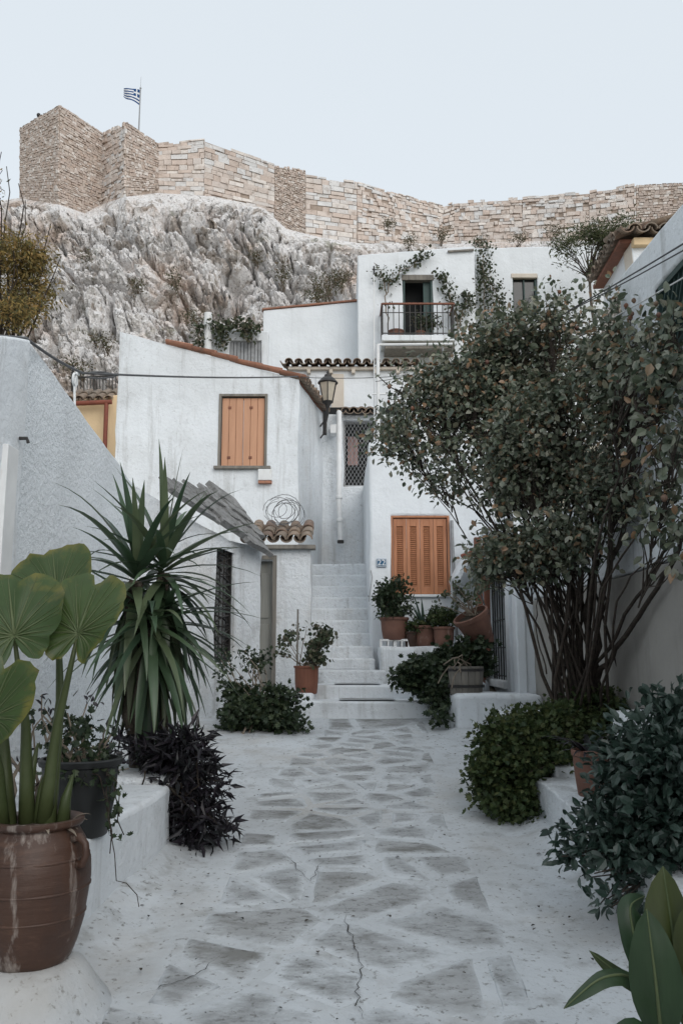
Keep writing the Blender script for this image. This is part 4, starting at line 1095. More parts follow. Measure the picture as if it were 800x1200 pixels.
# --- house with tiled eave across the middle
ma, mb_ = xy(340, 450, 17.0), xy(492, 450, 17.0)
mh = thing('tiled_roof_house', 'white house wall under a straight row of dark barrel tiles behind the lantern', 'house', (ma.x+1, 17.0, 3.0))
zt = at(400, 432, 17.0).z; f = Frame(ma, mb_); L = (mb_-ma).length
wall('wall', mh, 'lime_clean', ma, mb_, 2.5, zt, zt, .3, wob=.012, cell=.3)
wall('wall', mh, 'lime_clean', (ma.x+.01, 20.5), (ma.x+.01, 17.29), 2.5, zt, zt, .28, wob=.0, cell=1.)
m = MB(); f.box(m, -.04, L, -.1, .10, zt-.05, zt+.01); add('cornice', m, 'cream', mh, bevel=.01)
for k in range(7):
    m = MB(); f.box(m, .35+k*.46, .42+k*.46, -.1, .13, zt-.13, zt-.05); add('corbel', m, 'cream', mh)
u0 = hit(ma, mb_, 388, 470)[0]; m = MB(); f.box(m, u0, u0+.26, -.02, .06, 4.5, zt-.13); add('pilaster', m, 'cream', mh, bevel=.01)
u0 = hit(ma, mb_, 370, 470)[0]; m = MB(); f.box(m, u0, u0+.28, -.02, .03, 4.5, zt-.16); add('pilaster', m, 'lime_old', mh, bevel=.01)
roof = thing('roof', None, None, (ma.x, 17, zt)); roof.parent = mh; roof.location = WL[roof.name]-WL[mh.name]
tiles(roof, Vector((ma.x-.12, 16.78, zt+.04)), (1, 0, 0), (0, .97, .22), int(L/.2)+1, 2, 'tile', pitch=.2)
m = MB().obox(Vector((ma.x-.1, 16.95, zt+.012)), Vector((L, 0, 0)), Vector((0, 3.4, .75)), Vector((0, 0, .02))); add('roof_deck', m, 'tile', roof)

# --- upper terrace house with balcony
ta_, tb_ = xy(419, 350, 23.0), xy(557, 350, 23.0)
th_ = thing('balcony_house', 'upper white house with a dark door and iron balcony', 'house', (ta_.x+1.5, 23.0, 8.0))
h = pxhole(ta_, tb_, 472, 323, 507, 394); f = Frame(ta_, tb_)
wall('wall', th_, 'lime_clean', ta_, tb_, 6.5, at(419, 299, 23).z, at(556, 288, 23).z, .35, [h], wob=.025, cell=.35, bevel=.06)
wall('wall', th_, 'lime_clean', (tb_.x+.0, 23.34), (tb_.x, 27.5), 6.5, at(556, 288, 23).z, at(556, 288, 23).z, .3, wob=.0, cell=2.)
wall('wall', th_, 'lime_clean', (ta_.x, 27.5), (ta_.x, 23.34), 6.5, at(419, 299, 23).z, at(419, 299, 23).z, .3, wob=.0, cell=2.)
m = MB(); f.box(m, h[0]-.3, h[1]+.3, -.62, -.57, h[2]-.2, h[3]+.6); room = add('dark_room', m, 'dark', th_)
frame_part(th_, f, h, -.2, -.02, .06, 'green_paint', 'door_frame')
m = MB(); f.box(m, h[0]-.03, h[1]+.04, -.2, .02, h[3]-.14, h[3]+.02); add('lintel', m, 'oldwood', th_, bevel=.01)
m = MB(); f.box(m, h[1]-.26, h[1]-.06, -.17, -.13, h[2], h[3]-.14); add('door', m, 'green_paint', th_, bevel=.01)
zf = at(490, 393, 22.2).z; x0, x1 = at(447, 393, 22.2).x, at(533, 393, 22.2).x
bal = thing('balcony', None, None, ((x0+x1)/2, 22.6, zf)); bal.parent = th_; bal.location = WL[bal.name]-WL[th_.name]
add('slab', MB().box(x0, x1, 22.15, 23.05, zf-.17, zf), 'lime', bal, bevel=.02)
add('under_beam', MB().box(x0+.1, x1, 22.3, 23.05, zf-.34, zf-.19), 'oldwood', bal, bevel=.01)
zr_ = at(490, 356, 22.2).z
m = MB().bar((x0+.02, 22.2, zr_), (x1-.02, 22.2, zr_), .06, .05).bar((x0+.02, 22.2, zr_), (x0+.02, 23.02, zr_), .06, .05).bar((x1-.02, 22.2, zr_), (x1-.02, 23.02, zr_), .06, .05)
add('handrail', m, 'rustwood', bal, bevel=.01)
m = MB(); n = 13
for k in range(n+1): x = lerp(x0+.03, x1-.03, k/n); m.bar((x, 22.2, zf-.02), (x, 22.2, zr_), .022)
for k in range(1, 6):
    for x in (x0+.02, x1-.02): y_ = 22.2+.82*k/6; m.bar((x, y_, zf-.02), (x, y_, zr_), .022)
m.bar((x0+.03, 22.2, zf+.06), (x1-.03, 22.2, zf+.06), .025).bar((x0+.03, 22.2, (zf+zr_)/2+.2), (x1-.03, 22.2, (zf+zr_)/2+.2), .02)
add('balusters', m, 'iron', bal)
u0, z0 = hit(ta_, tb_, 524, 295); m = MB().bar(f.p(u0, .05, z0-.02), f.p(u0+.75, .05, z0+.03), .05); add('wall_bar', m, 'oldwood', th_)
# right wing
wa_, wb_ = xy(554, 330, 23.5), xy(712, 330, 23.5)
wg = thing('flat_roof_house', 'long flat-roofed white house with one small dark window beside the balcony house', 'house', (wa_.x+2, 23.5, 8.0))
h = pxhole(wa_, wb_, 600, 322, 629, 372); f = Frame(wa_, wb_)
wall('wall', wg, 'lime_clean', wa_+Vector((.02, 0)), wb_, 6.5, at(556, 291, 23.5).z, at(700, 287, 23.5).z, .35, [h], wob=.025, cell=.35, bevel=.05)
wall('wall', wg, 'lime_clean', (wb_.x, 23.84), (wb_.x, 27.5), 6.5, at(700, 287, 23.5).z, at(700, 287, 23.5).z, .3, wob=.0, cell=2.)
m = MB(); f.box(m, h[0], h[1], -.16, -.14, h[2], h[3]); win = add('window', m, 'pane', wg)
frame_part(win, f, h, -.14, -.06, .05, 'green_paint', sill=True)
m = MB(); f.box(m, (h[0]+h[1])/2-.02, (h[0]+h[1])/2+.02, -.14, -.07, h[2]+.05, h[3]-.05); add('mullion', m, 'green_paint', win)
m = MB(); f.box(m, h[0]-.02, h[1]+.02, -.1, .03, h[3]-.1, h[3]+.03); add('lintel', m, 'cream', wg, bevel=.01)
# left wing
va, vb = xy(308, 390, 24.0), xy(424, 390, 24.0)
vg = thing('blank_wall_house', 'blank white house wall with a thin rust-coloured coping below the cliff', 'house', (va.x+1, 24, 8))
z0, z1 = at(308, 364, 24).z, at(420, 353, 24).z
wall('wall', vg, 'lime_clean', va, vb, 6.5, z0, z1, .35, wob=.02, cell=.35)
wall('wall', vg, 'lime_clean', (va.x+.0, 27.5), (va.x, 24.34), 6.5, z0, z0, .3, wob=.0, cell=2.)
m = MB().obox(Vector((va.x-.03, 23.95, z0+.01)), Vector((vb.x-va.x, 0, z1-z0)), Vector((0, .45, 0)), Vector((0, 0, .05))); add('coping', m, 'tile_red', vg, bevel=.01)
# low wall with shuttered window and white flue, vine on it
qa, qb = xy(243, 410, 20.5), xy(314, 410, 20.5)
qg = thing('vine_wall_house', 'low white wall with a grey slatted window under a hanging vine', 'house', (qa.x+.7, 20.5, 6.5))
h = pxhole(qa, qb, 269, 399, 306, 440); f = Frame(qa, qb)
wall('wall', qg, 'lime', qa, qb, 5.5, at(250, 384, 20.5).z, at(310, 388, 20.5).z, .3, [h], wob=.02, cell=.3)
m = MB(); f.box(m, h[0], h[1], -.14, -.12, h[2], h[3]); win = add('window', m, 'pane', qg)
for k in range(9):
    m = MB(); w = (h[1]-h[0])/9; f.box(m, h[0]+w*k+.008, h[0]+w*(k+1)-.008, -.09, -.07, h[2], h[3]); add('slat', m, 'grey_metal', win)
fl = at(244, 412, 20.3); m = MB().tube([fl-Vector((0, 0, .6)), at(244, 367, 20.3)], .10, 12); add('flue', m, 'white_paint', qg, smooth=60)
# ochre house, gutter, tiles, fence on the left
oa, ob = xy(70, 490, 17.0), xy(142, 490, 17.0)
og = thing('ochre_house', 'ochre house wall with red-brown gutter glimpsed over the sloping wall', 'house', (oa.x+.5, 17, 3))
zt = at(100, 470, 17).z
wall('wall', og, 'ochre', oa, ob, 2.5, zt, at(140, 462, 17).z, .3, wob=.01, cell=.4)
add('gutter', MB().tube([at(60, 474, 16.8), at(131, 471, 16.8)], .05, 8), 'redpaint', og, smooth=60)
add('downpipe', MB().tube([at(125, 472, 16.8), at(123, 528, 16.8), at(122, 600, 16.8)], .045, 8), 'redpaint', og, smooth=60)
roof = thing('roof', None, None, (oa.x, 17, zt)); roof.parent = og; roof.location = WL[roof.name]-WL[og.name]
tiles(roof, at(76, 470, 16.9), (1, 0, .02), (0, .86, .5), 5, 2, 'tile', pitch=.2)
fe = thing('iron_fence', 'rusty iron railing above the ochre house tiles', 'fence', at(95, 470, 18.2))
m = MB().bar(at(82, 443, 18.2), at(138, 440, 18.2), .03); add('rail', m, 'iron', fe)
for k in range(15):
    px = 84+k*3.7; add('bar', MB().bar(at(px, 478, 18.2), at(px, 442-k*.15, 18.2), .016), 'iron', fe)
add('post', MB().bar(at(85, 478, 18.2), at(86, 428, 18.2), .05), 'iron', fe)

# ---------------------------------------------------------------- cables
def cable(lab, pts, r=.010, n=14, mat='wire'):
    P = []
    for (a, b, s) in pts: P += curve(a, b, s, n)[(1 if P else 0):]
    add('cable', MB().tube(P, r, 5), mat, label=lab, cat='cable', smooth=180, origin=P[0])
w0 = atX(-30, 392, -2.12); w1 = atX(30, 396, -2.14); w2 = atX(97, 437, -2.2)
cable('dark cable draped over the wall end down to the looped hook', [(w0, w1, .0), (w1, w2, .02)], .012)
w3 = at(349, 441, 13.2); m = MB()
P = curve(w2, w3, .03, 14)+[w3+Vector((.0, .12, 0))]
m.tube(P, .011, 5); dw = (w3-w2).normalized()
m.tube([w2]+[w2+dw*(.09*k)+Vector((0, 0, .022*math.sin(k*.5)-.01)) for k in range(1, 7)]+[w2+dw*.60+Vector((0, 0, -.025))]+[w2+dw*(.09*k)+Vector((0, 0, -.03-.018*math.sin(k*.5))) for k in range(6, 0, -1)], .008, 5)
add('cable', m, 'wire', label='straight cable stretched from the looped hook across the peach-shuttered house', cat='cable', smooth=180, origin=w2)
e0 = Vector((2.08, 5.3, atX(800, 287, 2.08).z))
cable('overhead cable running from the house corner to the lattice wall, uppermost of three', [(at(352, 442, 13.25), at(500, 438, 12.0), .04), (at(500, 438, 12.0), atX(806, 282, 2.08), .10)], .006)
cable('overhead cable close below the uppermost one', [(at(440, 447, 12.2), atX(806, 290, 2.09), .16)], .005)
cable('overhead cable sagging lowest over the rose bush to the lattice wall', [(at(515.5, 462, 12.25), atX(806, 322, 2.10), .10)], .006, mat='white_paint')
# ================================================================ PLANTS
def stems_mb(base, targets, r0, r1, spread=.06, bow=.15, n=7, up=.35, sides=5):
    m = MB()
    for t in targets:
        a = Vector(base)+Vector((random.gauss(0, spread), random.gauss(0, spread), 0)); b = Vector(t)
        L = (b-a).length; P = []
        for k in range(n+1):
            s = k/n; p = a.lerp(b, s); p.z += up*L*s*(1-s)*bow*4
            if 0 < k < n: p += Vector((random.gauss(0, .016*L), random.gauss(0, .016*L), random.gauss(0, .008*L)))
            P.append(p)
        rr = r0*random.uniform(.6, 1.)
        m.tube(P, [lerp(rr, r1, (k/n)**.7) for k in range(n+1)], sides, cap=False)
    return m
def ell(px, py, Y, rx, ry=None, rz=None):
    """ellipsoid: centre from a direction and a distance, radii in metres"""
    p = at(px, py, Y); return (np.array(p), (rx, ry or rx, rz or rx))
def pot_part(root, c, r, h, mat, taper=.72, rim=.10, M=None, name='pot'):
    prof = [(r*taper*.94, 0), (r*taper, h*.02), (r*lerp(taper, 1, .55), h*.45), (r*.955, h*(1-rim)-.001)]
    o = add(name, MB().lathe(c, prof, 24, M, .012), mat, root, smooth=50)
    rr = [(r*.97, h*(1-rim)), (r*1.03, h*(1-rim)+.004), (r*1.05, h-.006), (r*1.02, h), (r*.93, h), (r*.90, h*.86), (r*.3, h*.845)]
    add('rim', MB().lathe(c, rr, 24, M, .012), mat, o, smooth=50)
    add('soil', MB().lathe(Vector(c)+(M@Vector((0, 0, h*.85)) if M else Vector((0, 0, h*.85))), [(r*.9, 0), (r*.9, h*.01), (r*.45, h*.03), (r*.05, h*.03)], 18, M, .05), 'soil', root)
    return o

# --- climbing rose
rose = thing('rose_bush', 'huge climbing rose bush spilling over the lane, grey-green leaves and dark stems', 'bush', (1.88, 6.7, .9))
R = [ell(456, 480, 7.5, .24, .35, .30), ell(480, 520, 7.3, .26, .3, .26), ell(555, 500, 7.0, .42, .45, .45), ell(540, 590, 7.0, .20, .25, .18), ell(600, 640, 6.7, .28, .3, .22), ell(650, 640, 6.4, .36, .3, .20), ell(725, 450, 5.9, .30, .35, .40), ell(765, 430, 5.2, .20, .3, .35), ell(575, 655, 6.8, .17, .2, .24), ell(600, 640, 6.7, .28, .25, .22), ell(680, 625, 6.2, .30, .25, .20), ell(572, 585, 6.9, .26, .3, .24), ell(610, 580, 6.8, .26, .3, .22), ell(640, 560, 6.6, .26, .3, .22), ell(735, 360, 6.2, .20, .3, .18), ell(505, 470, 7.3, .36, .42, .40), ell(560, 440, 7.1, .45, .5, .42), ell(620, 425, 6.9, .46, .5, .46), ell(590, 520, 6.7, .50, .5, .48),
     ell(670, 400, 6.6, .40, .45, .42), ell(665, 500, 6.4, .52, .5, .50), ell(715, 375, 6.6, .22, .35, .26), ell(620, 600, 6.6, .34, .4, .34), ell(690, 590, 6.1, .40, .4, .38),
     ell(570, 610, 6.9, .20, .25, .28), ell(745, 500, 5.7, .26, .35, .45), ell(540, 560, 7.0, .28, .3, .22)]
Rs = [ell(778, 420, 4.9, .20, .25, .35), ell(785, 500, 4.8, .18, .25, .35), ell(775, 590, 4.9, .18, .25, .30), ell(790, 640, 4.8, .12, .2, .15), ell(640, 660, 6.6, .30, .3, .14), ell(575, 660, 6.9, .12, .2, .25), ell(730, 410, 5.9, .25, .3, .3), ell(580, 395, 7.0, .35, .3, .18)]
clipr = lambda p: p[0] < 2.06 or p[2] > 4.5
C = foliage('foliage', rose, 'rose_leaf', R, 1700, 19, .085, (.026, .066), .62, T_OVAL, up=.6, out=.7, droop=.35, clip=clipr, shell=.3, gap=.64, gsc=2.4)
C2 = foliage('foliage', rose, 'rose_leaf', Rs, 260, 9, .07, (.045, .085), .62, T_OVAL, up=.5, out=.6, droop=.4, clip=clipr, shell=.2)
Ro = [(e[0], tuple(1.16*v for v in e[1])) for e in R]
C3 = foliage('loose_foliage', rose, 'rose_leaf', Ro, 150, 9, .06, (.04, .08), .62, T_OVAL, up=.5, out=.7, droop=.2, clip=clipr, shell=.92)
base = Vector((1.86, 6.65, .85))
tg = [Vector(C[k]) for k in RNG.choice(len(C), 14, replace=False)]+[Vector(e[0])+Vector((random.uniform(-.2, .2), random.uniform(-.2, .2), random.uniform(-.1, .3))) for e in R+Rs]
tg = [t for t in tg if t.x < 2.05 or t.z > 4.4]
add('stem', stems_mb(base, tg, .017, .004, .13, .30, 9, .55, 6), 'stem', rose, smooth=180)
m = MB(); tgs = np.array([list(t) for t in tg])
for c in list(C[::2])+list(C2)+list(C3):
    d = np.linalg.norm(tgs-c, axis=1); t = tgs[int(np.argmin(d))]
    s = Vector(t).lerp(base, random.uniform(.0, .22)); m.tube(curve(s, Vector(c), random.uniform(-.05, .05), 4, .012), [.006, .005, .004, .003, .002], 4, cap=False)
add('twig', m, 'stem', rose)
# long bare canes and spent flower heads
m = MB(); H = []
for (pts, r) in (([(688, 800, 6.65), (690, 700, 6.6), (700, 600, 6.5), (715, 500, 6.3)], .03), ([(684, 800, 6.65), (672, 700, 6.65), (640, 600, 6.7), (600, 500, 6.8)], .028), ([(692, 800, 6.62), (705, 690, 6.4), (735, 600, 5.9), (750, 480, 5.6)], .026), ([(690, 800, 6.62), (640, 690, 6.6), (600, 655, 6.7), (560, 640, 6.8)], .008), ([(694, 800, 6.62), (745, 700, 5.9), (790, 640, 5.3), (815, 600, 5.0)], .016), ([(698, 800, 6.6), (720, 760, 6.3), (760, 710, 5.8), (800, 650, 5.2), (825, 590, 4.9)], .024),
                 ([(640, 480, 6.7), (655, 400, 6.7), (662, 350, 6.8)], .008), ([(730, 560, 5.8), (735, 420, 5.7), (738, 372, 5.7)], .008), ([(640, 430, 6.7), (648, 370, 6.8), (655, 342, 6.8)], .007),
                 ([(640, 790, 6.7), (628, 740, 6.8), (630, 690, 6.8)], .006), ([(650, 800, 6.7), (645, 720, 6.8), (660, 660, 6.7)], .006)):
    P = [at(*p) for p in pts]; Q = []
    for a, b in zip(P, P[1:]): Q += curve(a, b, 0, 5, .012)[(1 if Q else 0):]
    Q = [q if (q.x < 2.05 or q.z > 4.4) else Vector((2.05, q.y, q.z)) for q in Q]
    if pts[0][1] == 800: Q = [Vector((Q[0].x, Q[0].y, .8))]+Q
    add('cane', MB().tube(Q, [lerp(r, r*.5, k/len(Q)) for k in range(len(Q))], 5), 'stem', rose, smooth=180)
m = MB()
for k in range(42):
    e = (R+Rs)[random.randrange(len(R+Rs))]; d = Vector((random.gauss(0, 1), random.gauss(-.5, 1), random.gauss(.5, 1))).normalized()
    p = Vector(e[0])+Vector((d.x*e[1][0], d.y*e[1][1], d.z*e[1][2])); r = random.uniform(.011, .020)
    if p.x > 2.04 and p.z < 4.4: continue
    m.lathe(p, [(r*.4, -r*1.2), (r, -r*.3), (r*.95, r*.4), (r*.35, r)], 7)
for q in ((662, 350, 6.8), (655, 342, 6.8), (738, 372, 5.7), (733, 358, 5.7), (742, 352, 5.7)):
    p = at(*q); r = .017; m.lathe(p, [(r*.4, -r*1.2), (r, -r*.3), (r*.95, r*.4), (r*.35, r)], 7)
add('rose_hips', m, 'hip', rose, kind='stuff', smooth=180)

# --- big geranium and other planter plants on the right
g = thing('geranium_bush', 'large dense green geranium bush spilling over the ledge below the rose', 'bush', (1.75, 6.6, .9))
E = [ell(605, 885, 6.1, .30, .35, .27), ell(590, 915, 5.95, .20, .25, .22), ell(645, 860, 6.3, .32, .35, .20), ell(700, 838, 6.6, .34, .3, .17), ell(745, 830, 6.6, .25, .25, .15), ell(610, 945, 5.9, .13, .2, .14)]
clipg = lambda p: p[2] > lane_z(p[0], p[1])+.02 and p[0] < 2.08
C = foliage('foliage', g, 'geranium_leaf', E, 1000, 15, .05, (.026, .052), .95, T_LOBED, up=.7, out=.8, shell=.5, clip=clipg)
add('stem', stems_mb((1.75, 6.5, .82), [Vector(c) for c in C[::16]], .012, .004, .18, .2), 'dry_stem', g)
foliage('stray_shoots', g, 'geranium_leaf', [(e[0], tuple(1.14*v for v in e[1])) for e in E], 70, 7, .03, (.025, .048), .9, T_LOBED, up=.5, out=1., shell=.95, clip=clipg)
w = thing('waxy_bush', 'dense bush of glossy blue-green leaves overhanging the rough ledge', 'bush', (1.75, 4.3, .6))
E = [ell(760, 915, 4.3, .22, .3, .20), ell(792, 890, 4.2, .30, .3, .24), ell(800, 960, 4.1, .25, .3, .22), ell(735, 975, 4.2, .17, .22, .18), ell(770, 1000, 4.1, .17, .2, .2), ell(712, 958, 4.25, .10, .2, .08), ell(695, 990, 4.2, .09, .15, .06), ell(760, 1045, 4.0, .08, .12, .13), ell(795, 840, 4.5, .16, .2, .14)]
C = foliage('foliage', w, 'waxy_leaf', E, 420, 13, .055, (.045, .082), .50, T_OVAL, up=.75, out=.7, shell=.35, clip=lambda p: p[2] > lane_z(p[0], p[1])+.02 and p[0] < 2.07)
E2 = [ell(668, 1000, 4.15, .07, .08, .04), ell(660, 975, 4.3, .05, .08, .05), ell(715, 1060, 3.9, .05, .06, .08), ell(690, 1020, 4.0, .05, .05, .05)]
C2 = foliage('trailing_foliage', w, 'waxy_leaf', E2, 22, 6, .035, (.045, .075), .42, T_OVAL, up=.6, out=.5, shell=.2)
foliage('stray_shoots', w, 'waxy_leaf', [(e[0], tuple(1.15*v for v in e[1])) for e in E], 45, 7, .035, (.035, .075), .45, T_OVAL, up=.5, out=1., shell=.95, clip=lambda p: p[2] > lane_z(p[0], p[1])+.02 and p[0] < 2.07)
add('stem', stems_mb((1.75, 4.3, .6), [Vector(c) for c in list(C[::14])+list(C2)], .010, .003, .12, .15), 'stem', w)
# terracotta pot with dark purple plant
pc = at(694, 926, 4.95); pp = thing('potted_plant', 'terracotta pot with dark purple strap-leaved plant on the ledge by the geranium', 'potted plant', pc)
pot_part(pp, pc-Vector((0, 0, .03)), .105, .25, 'terracotta', .76, .14)
for k in range(24):
    a = random.uniform(0, 6.28); d = Vector((math.cos(a), math.sin(a), random.uniform(.3, 1.3)))
    add('leaf', blade_mb(pc+Vector((math.cos(a)*.03, math.sin(a)*.03, .19)), d, random.uniform(.16, .30), .035, 1.6), 'purple_leaf', pp, smooth=180)
# broad strap leaves in the near corner
cn2 = thing('canna_plant', 'plant with broad green strap leaves growing at the foot of the rough ledge', 'plant', (1.12, 2.55, .22))
cb = Vector((1.02, 2.45, .20))
def canna(pts, W, tw=0., prof=None):
    # broad leaf through world points; side vector across the view of the lane, V-folded along the midrib
    P = [at(*p) for p in pts]; Q = []
    for a, b in zip(P, P[1:]):
        for k in range(5): Q.append(a.lerp(b, k/5))
    Q.append(P[-1]); n = len(Q)-1
    for _ in range(3): Q = [Q[0]]+[(Q[k-1]+Q[k]*2+Q[k+1])/4 for k in range(1, n)]+[Q[-1]]
    m = MB(); E = []
    for k, q in enumerate(Q):
        t = k/n; d = (Q[min(k+1, n)]-Q[max(k-1, 0)]).normalized(); s = d.cross(Vector((.25, 1, -.35))).normalized(); s = Matrix.Rotation(tw*(1-.4*t), 3, d)@s
        nn = s.cross(d).normalized(); w = W/2*(math.sin(math.pi*min(1, t*.93+.07))**.7)+.001; wv = .10*w*math.sin(t*15+W*50)
        for (x, z) in ((-1, .30), (-.5, .10), (0, 0), (.5, .10), (1, .30)): m.v.append(tuple(q+s*(w*x)+nn*(w*z+wv*x*x))); E.append(abs(x)*.9)
    for k in range(n):
        for i in range(4): a = k*5+i; m.f.append((a, a+1, a+6, a+5))
    m.att['edge'] = E
    lf = add('leaf', m, 'canna_leaf', cn2, smooth=180)
    add('midrib', MB().tube(Q, [lerp(.006, .0015, k/n) for k in range(n+1)], 6), 'vein', lf, smooth=180)
    add('stalk', MB().tube(curve(cb+Vector((random.uniform(-.05, .05), random.uniform(-.05, .05), 0)), P[0], 0, 4), .013, 7), 'petiole', cn2, smooth=180)
canna([(800, 1190, 2.5), (790, 1110, 2.48), (776, 1015, 2.5)], .16, .5)
canna([(775, 1225, 2.35), (768, 1150, 2.32), (757, 1065, 2.35)], .13, -.15)
canna([(775, 1190, 2.5), (745, 1110, 2.52), (735, 1060, 2.55), (755, 1050, 2.6)], .07, .3)
canna([(770, 1180, 2.45), (735, 1140, 2.42), (700, 1146, 2.38), (660, 1182, 2.36)], .055, .9)
canna([(775, 1165, 2.55), (735, 1150, 2.58), (690, 1114, 2.6)], .045, .7)
canna([(775, 1240, 2.3), (745, 1205, 2.3), (715, 1215, 2.28)], .07, .6)
canna([(830, 1200, 2.4), (815, 1110, 2.4), (830, 1040, 2.4)], .14, -.4)
# bush trailing from the tub
tb = thing('trailing_bush', 'dark leafy bush trailing over the planter block beside the steps', 'bush', at(520, 812, 9.6))
E = [ell(500, 795, 9.9, .30, .3, .22), ell(540, 775, 9.9, .32, .3, .20), ell(525, 815, 9.55, .22, .2, .2), ell(478, 792, 9.9, .12, .2, .12), ell(517, 838, 9.2, .09, .12, .10), ell(555, 765, 9.8, .20, .2, .16)]
C = foliage('foliage', tb, 'ivy_leaf', E, 330, 13, .055, (.045, .085), .9, T_LOBED, up=.6, out=.7, shell=.35)
add('stem', stems_mb(at(540, 812, 9.6), [Vector(c) for c in C[::12]], .012, .004, .1, .3), 'dry_stem', tb)
tc = at(546, 811, 9.35); tubp = thing('wooden_tub', 'weathered wooden tub among the trailing bush', 'tub', tc)
for k in range(16):
    a0, a1 = 2*math.pi*k/16, 2*math.pi*(k+.94)/16; r = .185; h = .27
    cs = [Vector((tc.x+rr*math.cos(a), tc.y+rr*math.sin(a), z)) for z, f_ in ((tc.z-.02, .92), (tc.z+h, 1.05)) for rr, a in ((r*f_, a0), (r*f_, a1), ((r-.025)*f_, a1), ((r-.025)*f_, a0))]
    add('stave', MB().hexa(cs), 'oldwood', tubp)
for z in (.05, .22): add('hoop', MB().lathe(tc+Vector((0, 0, z)), [(.188, 0), (.198, .002), (.198, .028), (.188, .03)], 20), 'iron', tubp)
add('soil', MB().lathe(tc+Vector((0, 0, .2)), [(.175, 0), (.175, .01), (.05, .03)], 16), 'soil', tubp)
m = MB()
for k in range(9):
    a = tc+Vector((random.uniform(-.1, .1), random.uniform(-.1, .05), .2)); m.tube(curve(a, a+Vector((random.uniform(-.35, .05), random.uniform(-.25, -.05), random.uniform(-.25, .12))), -.12, 6, .012), .007, 5)
add('dead_stems', m, 'dry_stem', tubp)

# --- pots on the shelf below the louvred window
SZ = at(480, 757, 11.25).z
def shelf_pot(px, Y, r, h, lab, name='potted_plant', mat='terracotta', lift=0.):
    c = at(px, 757, Y); c.z = SZ-.01+lift
    root = thing(name, lab, 'potted plant', c); pot_part(root, c, r, h, mat, .78, .13); return root, c
r_, c = shelf_pot(462, 11.5, .19, .30, 'paint-flaked terracotta pot with a tall leafy plant on a white pierced block', lift=.09)
C = foliage('foliage', r_, 'ivy_leaf', [(np.array(c)+[0, 0, .36], (.22, .2, .10)), (np.array(c)+[0, 0, .62], (.20, .18, .25)), (np.array(c)+[-.1, 0, .55], (.16, .14, .22))], 150, 12, .04, (.035, .065), .75, T_LOBED, up=.6, shell=.2)
foliage('trailing_foliage', r_, 'ivy_leaf', [(np.array(c)+[-.2, -.1, .6], (.10, .1, .25)), (np.array(c)+[.2, -.05, .55], (.10, .1, .2))], 18, 6, .03, (.03, .05), .8, T_LOBED, shell=.1)
add('stem', stems_mb(c+Vector((0, 0, .25)), [Vector(q) for q in C[::9]], .008, .003, .05, .1), 'dry_stem', r_)
m = MB()
for (x0, x1) in ((-.20, -.17), (-.10, -.08), (-.02, .02), (.08, .10), (.17, .20)): m.box(c.x+x0, c.x+x1, c.y-.12, c.y+.12, SZ-.012, SZ+.066)
m.box(c.x-.20, c.x+.20, c.y-.12, c.y+.12, SZ+.064, SZ+.092)
add('pierced_block', m, 'white_paint', None, label='white pierced block under the tall leafy potted plant', cat='block')
r_, c = shelf_pot(482, 11.45, .10, .20, 'small dark pot between two larger pots on the white shelf', mat='potclay')
foliage('foliage', r_, 'ivy_leaf', [(np.array(c)+[0, 0, .22], (.09, .09, .06))], 14, 9, .025, (.025, .045), .8, T_LOBED, shell=.1)
r_, c = shelf_pot(497, 11.5, .17, .28, 'terracotta pot with spiky agave leaves on the white shelf')
for k in range(15):
    a = 2*math.pi*k/15+random.uniform(-.2, .2); add('leaf', blade_mb(c+Vector((.03*math.cos(a), .03*math.sin(a), .24)), Vector((math.cos(a), math.sin(a), random.uniform(.7, 2.6))), random.uniform(.30, .50), .045, .45, .35), 'agave_leaf', r_, smooth=180)
foliage('foliage', r_, 'geranium_leaf', [(np.array(c)+[-.08, -.05, .28], (.17, .12, .08))], 50, 10, .03, (.03, .05), .9, T_LOBED, shell=.2)
r_, c = shelf_pot(520, 11.35, .145, .26, 'terracotta pot with a round pale green bush on the white shelf')
C = foliage('foliage', r_, 'geranium_leaf', [(np.array(c)+[0, 0, .38], (.20, .18, .13))], 120, 12, .03, (.025, .045), .8, T_LOBED, up=.6, shell=.4)
add('stem', stems_mb(c+Vector((0, 0, .22)), [Vector(q) for q in C[::9]], .006, .003, .03, .1), 'dry_stem', r_)
# tilted pot hung from the post
hc = at(566, 752, 9.9); Mt = Matrix.Rotation(math.radians(-27), 3, 'Y') @ Matrix.Rotation(math.radians(14), 3, 'X')
hp = thing('hanging_pot', 'tilted terracotta pot hung from the red-brown post', 'potted plant', hc)
pot_part(hp, hc, .205, .36, 'terracotta', .62, .16, Mt)
add('inner_pot', MB().lathe(hc+Mt@Vector((0, 0, -.05)), [(.09, 0), (.115, .01), (.14, .09), (.135, .11)], 18, Mt), 'terracotta', hp, smooth=50)
add('hanger', MB().tube([hc+Mt@Vector((.21, 0, .30)), hc+Vector((.10, .2, .32)), at(560, 690, 10.45)], .01, 5).tube([hc+Mt@Vector((.13, 0, .05)), at(564, 765, 10.45)], .01, 5), 'iron', hp)
top = hc+Mt@Vector((0, 0, .34))
tg = [top+Vector((random.uniform(-.38, .12), random.uniform(-.15, .15), random.uniform(.1, .42))) for k in range(16)]
add('stem', stems_mb(top, tg, .010, .004, .05, .1), 'dry_stem', hp)
foliage('foliage', hp, 'vine_leaf', [(np.array(t), (.05, .05, .04)) for t in tg], 34, 5, .03, (.03, .055), .8, T_ROUND, shell=.1)

